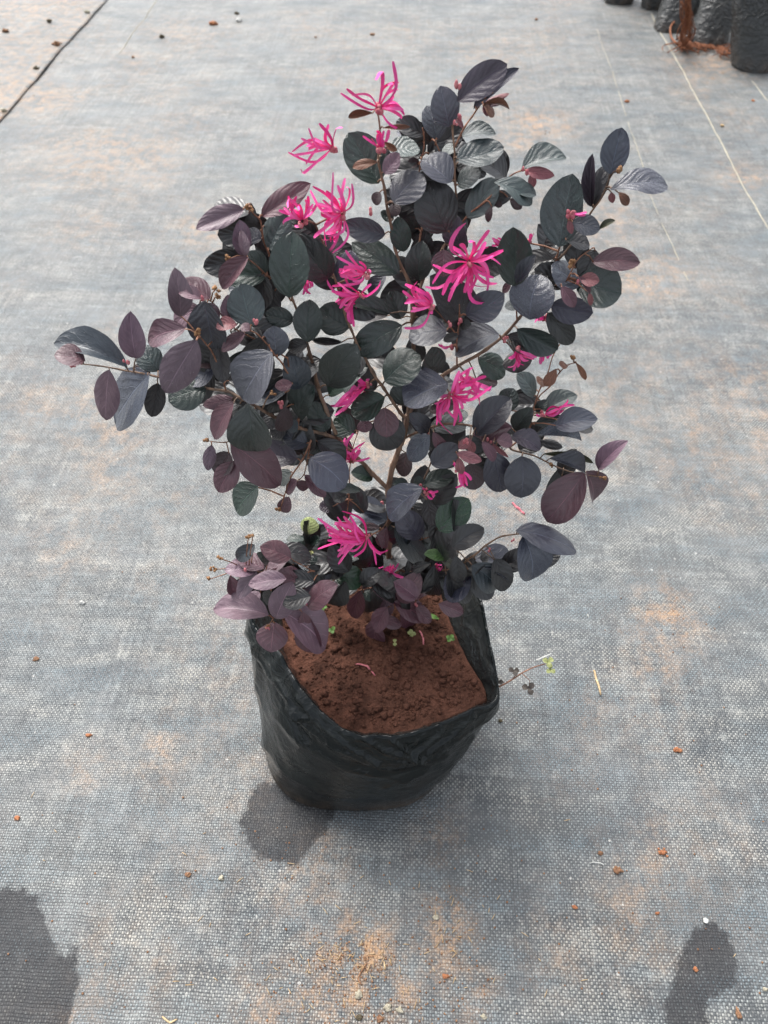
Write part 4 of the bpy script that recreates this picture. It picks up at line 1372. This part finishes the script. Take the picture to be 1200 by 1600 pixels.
# buds at the shoot tips, dry husks, little bare sticks
for (u, v, k) in ((113, 570, 3), (123, 563, 2), (197, 565, 2), (400, 505, 4), (318, 466, 2), (560, 268, 0), (582, 332, 4), (714, 132, 3), (716, 185, 3), (712, 193, 2), (820, 266, 3), (895, 332, 2), (905, 440, 3), (882, 455, 3),
                  (790, 530, 4), (705, 505, 2), (720, 505, 2), (728, 690, 3), (765, 690, 3), (645, 690, 2), (655, 758, 3), (765, 860, 2), (597, 785, 2), (585, 970, 2), (650, 945, 3), (383, 890, 2), (418, 983, 3), (800, 845, 2), (670, 680, 3), (440, 632, 4)):
    if not k:
        continue
    i, d_ = stem_near(u, v)
    c = loc(PY(u, v, BPY[i] - .012))
    mb = MB()
    for q in range(k):
        o_ = Vector((random.uniform(-1, 1), random.uniform(-.5, .5), random.uniform(-1, 1))) * .0020
        mb.lump(c + o_, random.uniform(.0010, .0016), u + q, .35, (random.uniform(.7, 1), .8, random.uniform(1, 1.9)), 1)
    mb.build("bud", M_BUD, shrub)
for (u, v, k) in ((308, 518, 3), (337, 452, 5), (342, 463, 3), (358, 405, 5), (390, 325, 4), (322, 687, 4), (434, 795, 4), (766, 143, 4), (965, 266, 5), (892, 412, 5), (897, 665, 4), (942, 748, 6), (894, 558, 4), (388, 840, 6), (395, 838, 4),
                  (345, 873, 4), (418, 980, 4), (333, 890, 5), (328, 905, 3), (860, 728, 3), (425, 612, 3)):
    i, d_ = stem_near(u, v)
    c = loc(PY(u, v, BPY[i] - .008))
    mb = MB()
    for q in range(k):
        o_ = Vector((random.uniform(-1, 1), random.uniform(-.5, .5), random.uniform(-1, 1))) * .0022
        mb.lump(c + o_, random.uniform(.0008, .0016), u + q * 3, .6, (1, 1, random.uniform(.8, 1.6)), 1)
    STEM_MB[BP[i][3]].tube([loc(BP[i][2]), (loc(BP[i][2]) + c) * .5 + Vector((0, 0, .002)), c], [.0007, .0005, .0005], 5, False)
    mb.build("seed_husk", M_CAPS, shrub)
for mb, (nm, pts, r0, r1) in zip(STEM_MB, STEMS):
    mb.build(nm, M_BARK if r0 > 1.7 else M_TWIG, shrub)

# ------------------------------------------------------------------ small weeds
def leaflet(mb, c, tip, wd, n0):
    a = tip - c
    L = a.length
    a.normalize()
    n = (n0 - a * n0.dot(a)).normalized()
    s = n.cross(a)
    v, f = [], []
    for i in range(6):
        t_ = i / 5
        hw = wd * .5 * (math.sin(math.pi * min(t_ ** 1.2 * .97 + .02, 1)) ** .6)
        p = c + a * L * t_ + n * L * .12 * math.sin(math.pi * t_)
        v += [p - s * hw + n * hw * .3, p, p + s * hw + n * hw * .3]
    for i in range(5):
        for j in range(2):
            k = i * 3 + j
            f.append((k, k + 3, k + 4, k + 1))
    mb.add(v, f)


def trefoil(mb, c, r_, seed, n0=Vector((0, -.3, 1)), k=3):
    rd = random.Random(seed)
    a0 = rd.uniform(0, 6)
    for i in range(k):
        t_ = a0 + i * 2 * math.pi / k + rd.uniform(-.3, .3)
        leaflet(mb, c, c + Vector((math.cos(t_) * r_, math.sin(t_) * r_, rd.uniform(-.2, .5) * r_)), r_ * .9, n0)


wp = [PZ(769, 1078, .150), PZ(782, 1072, .152), PZ(800, 1062, .155), PZ(815, 1052, .158), PZ(833, 1043, .160), PZ(853, 1037, .160)]
weed = thing("weed_sprig", "thin trailing weed sprig with clover-like leaves sticking out beside the bag rim", "weed", tuple(wp[0]))
wo = weed.location
mb = MB()
mb.tube([p - wo for p in spline(wp, 4)], [.0010 - .0004 * i / 20 for i in range(21)], 6)
mb.tube([wp[3] - wo, PZ(828, 1063, .155) - wo, PZ(826, 1072, .150) - wo], [.0005, .0004, .0004], 5)
mb.tube([wp[2] - wo, PZ(806, 1054, .158) - wo], [.0005, .0004], 5)
mb.build("stem", M_TWIG, weed)
for (u, v, z, r_, m, nm) in ((778, 1066, .155, .006, M_WEEDD, 5), (803, 1049, .159, .0065, M_WEEDD, 6), (826, 1076, .150, .0075, M_WEEDD, 9), (857, 1034, .162, .0068, M_WEEDL, 12), (860, 1046, .158, .006, M_WEEDL, 13)):
    mb = MB()
    trefoil(mb, PZ(u, v, z) - wo, r_, nm)
    mb.build("leaf", m, weed)
mb = MB()
mb.tube([PZ(838, 1032, .163) - wo, PZ(850, 1027, .164) - wo, PZ(862, 1021, .165) - wo], [.0011, .0010, .0006], 6)
mb.build("dry_stalk", M_WHITE, weed)

for (u, v, k, lab, m) in ((516, 985, 3, "bright green seedling in the soil beside the large mauve leaf", M_GREEN), (700, 1000, 4, "tiny bright green seedling by the inner wall of the bag", M_GREEN), (640, 992, 4, "dull green seedling in the soil under the low purple leaves", M_WEEDL),
                          (614, 1006, 2, "small pale seedling with one thin stem in mid soil", M_WEEDL), (503, 946, 2, "yellow green sprout in the shade under the shrub", M_GREEN)):
    p = PZ(u, v, .162)
    p.z = soil_z(p.x, p.y)
    t = thing("seedling", lab, "seedling", tuple(p), "weed seedlings in the soil")
    mb = MB()
    top = Vector((0.002, -.002, .008))
    mb.tube([Vector((0, 0, -.003)), Vector((.001, -.001, .004)), top], [.0005, .0005, .0004], 5)
    mb.build("stem", M_WEEDL, t)
    mb = MB()
    trefoil(mb, top, .0050, u, k=k)
    mb.build("leaf", m, t)
p = PZ(661, 965, .16)
p.z = soil_z(p.x, p.y) + .008
t = MB()
q = PZ(686, 967, .165) - p
leaflet(t, Vector((0, 0, 0)), q, .0055, Vector((0, -.2, 1)))
o = t.build("grass_blade", M_GREEN)
o.location = p
tag(o, "short cut green grass blade lying in the soil near the bag wall", "grass blade")

# fallen petals and shreds
def shred(name, pts, wd, mat, label, cat, z0, group=None):
    P3 = [PZ(u, v, z0) for u, v in pts]
    P3 = spline(P3, 4)
    o0 = P3[0].copy()
    mb = MB()
    mb.tube([p - o0 + Vector((0, 0, .0012 + .0012 * math.sin(i * 1.3))) for i, p in enumerate(P3)], [wd * .5 * (0.5 + .5 * math.sin(math.pi * (i + 1.2) / (len(P3) + 1.4))) for i in range(len(P3))], 6)
    o = mb.build(name, mat)
    o.location = o0
    if z0 < .05:
        o.location.z = gz(o0.x, o0.y)
    else:
        o.location.z = soil_z(o0.x, o0.y)
    tag(o, label, cat, group)
    return o


shred("fallen_petal", [(801, 783), (807, 789), (814, 795), (820, 801)], .0042, M_CALYX, "pink petal fallen on the woven cloth right of the shrub", "petal", 0)
shred("fallen_petal", [(556, 1037), (570, 1038), (578, 1045), (586, 1055)], .0024, M_BUD, "curled dull pink petal lying in mid soil", "petal", .165)
shred("fallen_petal", [(655, 986), (661, 996), (661, 1012)], .0024, M_BUD, "short dull pink petal lying upright in soil near low leaves", "petal", .16)
shred("straw", [(928, 1047), (932, 1060), (939, 1085)], .0028, M_STRAW, "dry straw lying on the cloth beyond the weed sprig", "straw", 0)
shred("straw", [(918, 959), (921, 963)], .002, M_WHITE, "tiny white chip of stalk behind the longer straw", "straw", 0)
shred("straw", [(253, 1588), (265, 1597), (276, 1592)], .002, M_STRAW, "pale bent straw at the lower edge of the cloth", "straw", 0)
shred("straw", [(565, 1537), (560, 1525), (575, 1500)], .002, M_CLOD, "brown stalk on the orange dust patch", "straw", 0)
shred("straw", [(602, 1513), (600, 1500)], .0018, M_STRAW, "tan stalk standing right of the orange dust patch", "straw", 0)
shred("straw", [(925, 1345), (938, 1345), (946, 1350)], .0012, M_WHITE, "pale curved fibre beside the brown clods", "straw", 0)

# clods and pebbles
CL = [(253, 57, 5.5, M_CLOD_D, "clod", "olive clod on the far cloth left of the top flower"), (333, 36, 7, M_CLOD_O, "clod", "bright orange crumbled clod on the far cloth"),
      (207, 86, 3.6, M_CLOD, "clod", "small red brown clod near the sheet overlap"), (370, 21, 4.5, M_CLOD_D, "clod", "dark clod next to a white chip on the far cloth"),
      (373, 33, 5.5, M_WHITE, "chip", "white chip touching a dark clod on the far cloth"), (10, 52, 6, M_CLOD, "clod", "brown clod on the lapped sheet nearest its outer side"),
      (78, 37, 5, M_CLOD_D, "chip", "flat grey chip on the lapped sheet"), (90, 74, 6.5, M_CLOD, "clod", "brown clump sitting against the sheet edge"),
      (57, 108, 5.5, M_CLOD_D, "clod", "olive clump at the sheet edge below the brown one"), (6, 173, 6, M_STONE, "pebble", "whitish lump at the lower end of the sheet edge"),
      (137, 22, 5, M_STONE, "pebble", "pale lump on the far end of the sheet edge"), (980, 157, 4.6, M_CLOD_O, "clod", "round rust brown clod above the silvery right shoot"),
      (1176, 159, 4.4, M_CLOD_O, "clod", "tan clod on the cloth in front of the stacked grow bags"), (1129, 195, 4.0, M_STRAW, "pebble", "flat tan pebble next to the long pale thread"),
      (582, 53, 4, M_CLOD, "clod", "tan clod on the cloth above the top flower"), (493, 55, 3, M_CLOD, "clod", "small brown speck of soil left of the tan clod above the top flower"),
      (838, 30, 3.6, M_CLOD, "clod", "brown crumb on bare far cloth between shrub and stacked bags"), (54, 1026, 4.4, M_CLOD, "clod", "brown clod on the cloth left of the bag"),
      (137, 1147, 4.6, M_CLOD_O, "clod", "small orange clod left of the bag foot"), (25, 1277, 5, M_CLOD_O, "clod", "rust orange pebble above the left damp stain"),
      (293, 1366, 5, M_CLOD, "clod", "reddish brown chip between the two left damp stains"), (345, 1372, 4.2, M_STONE, "pebble", "pale orange crumb beside the reddish chip"),
      (1060, 1170, 6, M_CLOD_O, "clod", "light brown clod on open cloth right of the bag"), (940, 1330, 5.2, M_CLOD, "clod", "small brown clod of the pair in front right"),
      (967, 1357, 7, M_CLOD, "clod", "larger heart shaped brown clod of the pair in front right"), (1157, 1583, 7, M_CLOD, "clod", "dark brown elongated clod inside the right damp stain"),
      (1090, 1512, 4, M_CLOD_O, "clod", "orange grain in the middle of the right damp stain"), (1104, 1437, 4, M_WHITE, "chip", "white grain at the top of the right damp stain"),
      (560, 1552, 7, M_STONE, "pebble", "grey white pebble below the orange dust patch"), (606, 1573, 7.5, M_STONE, "pebble", "yellowish pebble, middle of the row of front pebbles"),
      (625, 1576, 5.5, M_STONE, "pebble", "creamy round pebble right beside the yellowish one"), (594, 1590, 7, M_CLOD, "clod", "flat brown clod among the front pebbles"),
      (757, 1587, 5.5, M_STONE, "pebble", "pale pebble standing alone at the front"), (561, 1588, 5.5, M_CLOD_D, "clod", "dark brown clod left of the front pebbles"),
      (682, 1431, 4.6, M_STONE, "pebble", "pale yellow grain at the edge of the right dust streak"), (697, 1523, 5, M_CLOD_O, "clod", "orange brown sliver on the right dust streak"),
      (782, 1124, 4, M_CLOD_D, "clod", "dark crumb just outside the right corner of the bag"), (900, 1415, 4, M_CLOD_O, "clod", "pink orange grain in front of the two brown clods"),
      (1030, 1424, 3.6, M_CLOD_O, "clod", "tiny orange grain left of the right damp stain"), (1198, 1545, 4.5, M_STONE, "pebble", "yellow grain at the edge of the frame by the right stain"),
      (127, 939, 4, M_WHITE, "chip", "white fleck on the cloth left of the mauve leaves"), (1037, 1330, 5, M_CLOD_O, "clod", "crumbled pinkish soil beside the two brown clods")]
for i, (u, v, r_, m, nm, lab) in enumerate(CL):
    p = PZ(u, v)
    dep = proj(p)[1]
    rr = r_ * dep / FPX * (.82 if v > 200 else .66)
    mb = MB()
    sq = (random.uniform(.85, 1.25), random.uniform(.7, 1.0), random.uniform(.55, .8))
    if "elongated" in lab:
        sq = (.6, 1.4, .6)
    if "heart" in lab:
        sq = (1.1, .9, .6)
    mb.lump((0, 0, 0), rr, i * 3 + 1, .75, sq, 2)
    if "crumbled" in lab or "clump" in lab:
        for k in range(7):
            mb.lump((random.uniform(-1, 1) * rr * 1.6, random.uniform(-1, 1) * rr * 1.6, -rr * .2), rr * random.uniform(.25, .5), i + k, .6, (1, 1, .7), 1)
    o = mb.build(nm, m)
    zo = .006 if u < 165 - v * .89 else 0
    o.location = (p.x, p.y, gz(p.x, p.y) + rr * .38 + zo)
    tag(o, lab, nm)
# crumbs nobody could count
mb = MB()
rd = random.Random(9)
for (u, v, su, sv, cnt) in ((560, 1500, 45, 28, 150), (520, 1560, 90, 40, 90), (700, 1470, 30, 60, 70), (1050, 970, 40, 30, 30), (600, 1450, 400, 110, 130), (600, 1250, 500, 250, 70), (1120, 80, 40, 16, 60), (840, 200, 40, 25, 25), (60, 120, 40, 50, 25), (480, 1330, 90, 40, 40), (620, 1590, 90, 20, 50)):
    for k in range(cnt):
        p = PZ(rd.gauss(u, su), rd.gauss(v, sv))
        if (p.xy - BC.xy).length < .15:
            continue
        r_ = rd.uniform(.0005, .0013) * (1 + .5 * (p.y > 1.5))
        mb.lump((p.x, p.y, gz(p.x, p.y) + r_ * .5), r_, k, .6, (1, 1, .8), 0)
o = mb.build("soil_crumbs", M_CLOD)
tag(o, "fine tan soil crumbs strewn over the woven cloth", "soil crumbs", kind="stuff")
mb = MB()
for (u, v, su, sv, cnt) in ((560, 1505, 40, 25, 55), (700, 1480, 30, 60, 25), (520, 1560, 120, 30, 30), (600, 1450, 380, 110, 40)):
    for k in range(cnt):
        p = PZ(rd.gauss(u, su), rd.gauss(v, sv))
        if (p.xy - BC.xy).length < .15:
            continue
        th = rd.uniform(0, 3.14)
        l = rd.uniform(.003, .009)
        z = gz(p.x, p.y) + .0008
        d = Vector((math.cos(th) * l, math.sin(th) * l, rd.uniform(0, .001)))
        b = Vector((p.x, p.y, z))
        mb.tube([b, b + d * .5 + Vector((0, 0, .0006)), b + d], [.00035, .0004, .0002], 4)
o = mb.build("straw_bits", M_STRAW)
tag(o, "short tan straw fibres scattered on the dusty cloth", "straw", kind="stuff")

# ------------------------------------------------------------------ stacked grow bags at the back
def far_bag(px, half_w, hgt, lean, taper, seed, label):
    p = PZ(*px)
    p.y += half_w * .8
    o = thing("nursery_bag", label, "grow bag", (p.x, p.y, gz(p.x, p.y)), "filled grow bags standing at the back")
    rows_ = [0, .02, .06, .12, .2, .3, .4, .5, .6, .7, .8, .88, .94, .97, 1.0]
    N = 44
    vs_, fs = [], []
    for s in rows_:
        for i in range(N):
            a = 2 * math.pi * i / N
            c, sn = math.cos(a), math.sin(a)
            k = (abs(c) ** 3 + abs(sn) ** 3) ** (-1 / 3)
            rr = half_w * (taper + (1 - taper) * min(1, s * 1.5)) * (1 - .10 * max(0, 1 - s / .05) ** 2)
            if s > .95:
                rr *= .95
            q = Vector((c * .3, sn * .3, s * hgt * 2.2 + seed))
            wr = .04 * ridged(q, 4) + .02 * ridged(Vector((q.x + q.z * .5, q.y, q.z * 1.5)), 9) + .08 * crease(Vector((q.x + q.z, q.y, q.z * 1.6)), 4.5) - .05 * crease(Vector((q.x - q.z, q.y + 3, q.z)), 6)
            rr *= 1 + wr - .04
            vs_.append((c * k * rr + lean[0] * s, sn * k * rr * .85 + lean[1] * s, hgt * s + .006 * noise.noise(Vector((c * 2, sn * 2, seed))) * (s > .9)))
    for r_ in range(len(rows_) - 1):
        for i in range(N):
            j = (i + 1) % N
            fs.append((r_ * N + i, r_ * N + j, (r_ + 1) * N + j, (r_ + 1) * N + i))
    # turned-in lip
    top = (len(rows_) - 1) * N
    kx = len(vs_)
    for i in range(N):
        x, y, z = vs_[top + i]
        cx, cy = lean
        vs_.append((cx + (x - cx) * .9, cy + (y - cy) * .9, z - .03))
    for i in range(N):
        j = (i + 1) % N
        fs.append((top + i, top + j, kx + j, kx + i))
    fs.append(tuple(range(N)))
    obj("bag_wall", mesh("bag_wall", vs_, fs, M_BAG2), o)
    v2 = [(lean[0], lean[1], hgt - .022)] + [vs_[kx + i] for i in range(N)]
    obj("soil_fill", mesh("soil_fill", v2, [(0, 1 + i, 1 + (i + 1) % N) for i in range(N)], M_SOIL), o)
    return o


far_bag((1186, 113), .068, .27, (-.06, .08), .92, 1, "nearest stacked black grow bag, with the flat folded foot")
far_bag((1110, 76), .064, .27, (.085, .16), .93, 2, "wrinkled black grow bag, next behind the nearest one")
far_bag((1052, 49), .060, .27, (.09, .16), .90, 3, "third black grow bag in the row, just behind the red roots")
far_bag((970, 8), .060, .27, (.03, .06), .92, 4, "black grow bag set apart on the far side of the row")
far_bag((1098, 22), .055, .27, (.04, .08), .9, 5, "black grow bag in the second row behind the red roots")
far_bag((1025, 16), .050, .27, (.01, .02), .9, 6, "black grow bag half hidden between the roots and the far one")

far_bag((1152, 34), .062, .27, (.07, .12), .92, 7, "black grow bag in the second row, behind the two nearest ones")

rt = thing("root_tangle", "tangled rust red dry roots hanging over the back grow bags onto the cloth", "roots", tuple(PZ(1062, 70)))
ro = rt.location
mb = MB()
rd = random.Random(4)
top0 = PY(1068, 4, 2.70)
for k in range(24):
    a = top0 + Vector((rd.uniform(-.012, .012), rd.uniform(-.02, .02), rd.uniform(0, .05)))
    end = PZ(rd.gauss(1066, 6), rd.gauss(64, 5), .006)
    m1 = a.lerp(end, .35) + Vector((rd.uniform(-.015, .015), -.03, 0))
    m2 = a.lerp(end, .75) + Vector((rd.uniform(-.02, .02), -.02, 0))
    pts = spline([a, m1, m2, end], 4)
    mb.tube([p - ro for p in pts], [rd.uniform(.0009, .0022)] * len(pts), 5)
for k in range(46):
    a = PZ(rd.gauss(1068, 6), rd.gauss(66, 4), .006)
    b = PZ(rd.gauss(1090, 26), 72 + rd.uniform(-6, 12), .004)
    m1 = a.lerp(b, .5) + Vector((rd.uniform(-.03, .03), rd.uniform(-.03, .03), .006))
    pts = spline([a, m1, b], 4)
    mb.tube([p - ro for p in pts], [rd.uniform(.0008, .0020)] * len(pts), 5)
mb.build("root_strand", M_ROOT, rt)
mb = MB()
pts = spline([PZ(1060, 28, .03), PZ(1048, 42, .015), PZ(1050, 60, .008), PZ(1066, 76, .006)], 5)
mb.tube([p - ro for p in pts], [.0032] * len(pts), 7)
mb.build("root", M_ROOT, rt)
rt2 = thing("root_tangle", "rust red dry roots lying between the two nearest back grow bags", "roots", tuple(PZ(1140, 85)))
ro = rt2.location
mb = MB()
for k in range(18):
    a = PZ(rd.gauss(1140, 8), rd.gauss(80, 4), .006)
    b = PZ(rd.gauss(1135, 14), rd.gauss(86, 4), .004)
    m1 = a.lerp(b, .5) + Vector((rd.uniform(-.03, .03), rd.uniform(-.03, .03), .008))
    pts = spline([a, m1, b], 4)
    mb.tube([p - ro for p in pts], [rd.uniform(.0008, .0020)] * len(pts), 5)
mb.build("root_strand", M_ROOT, rt2)
print("leaves", n_leaf, "flowers", n_flower, "stem parts", len(STEMS))
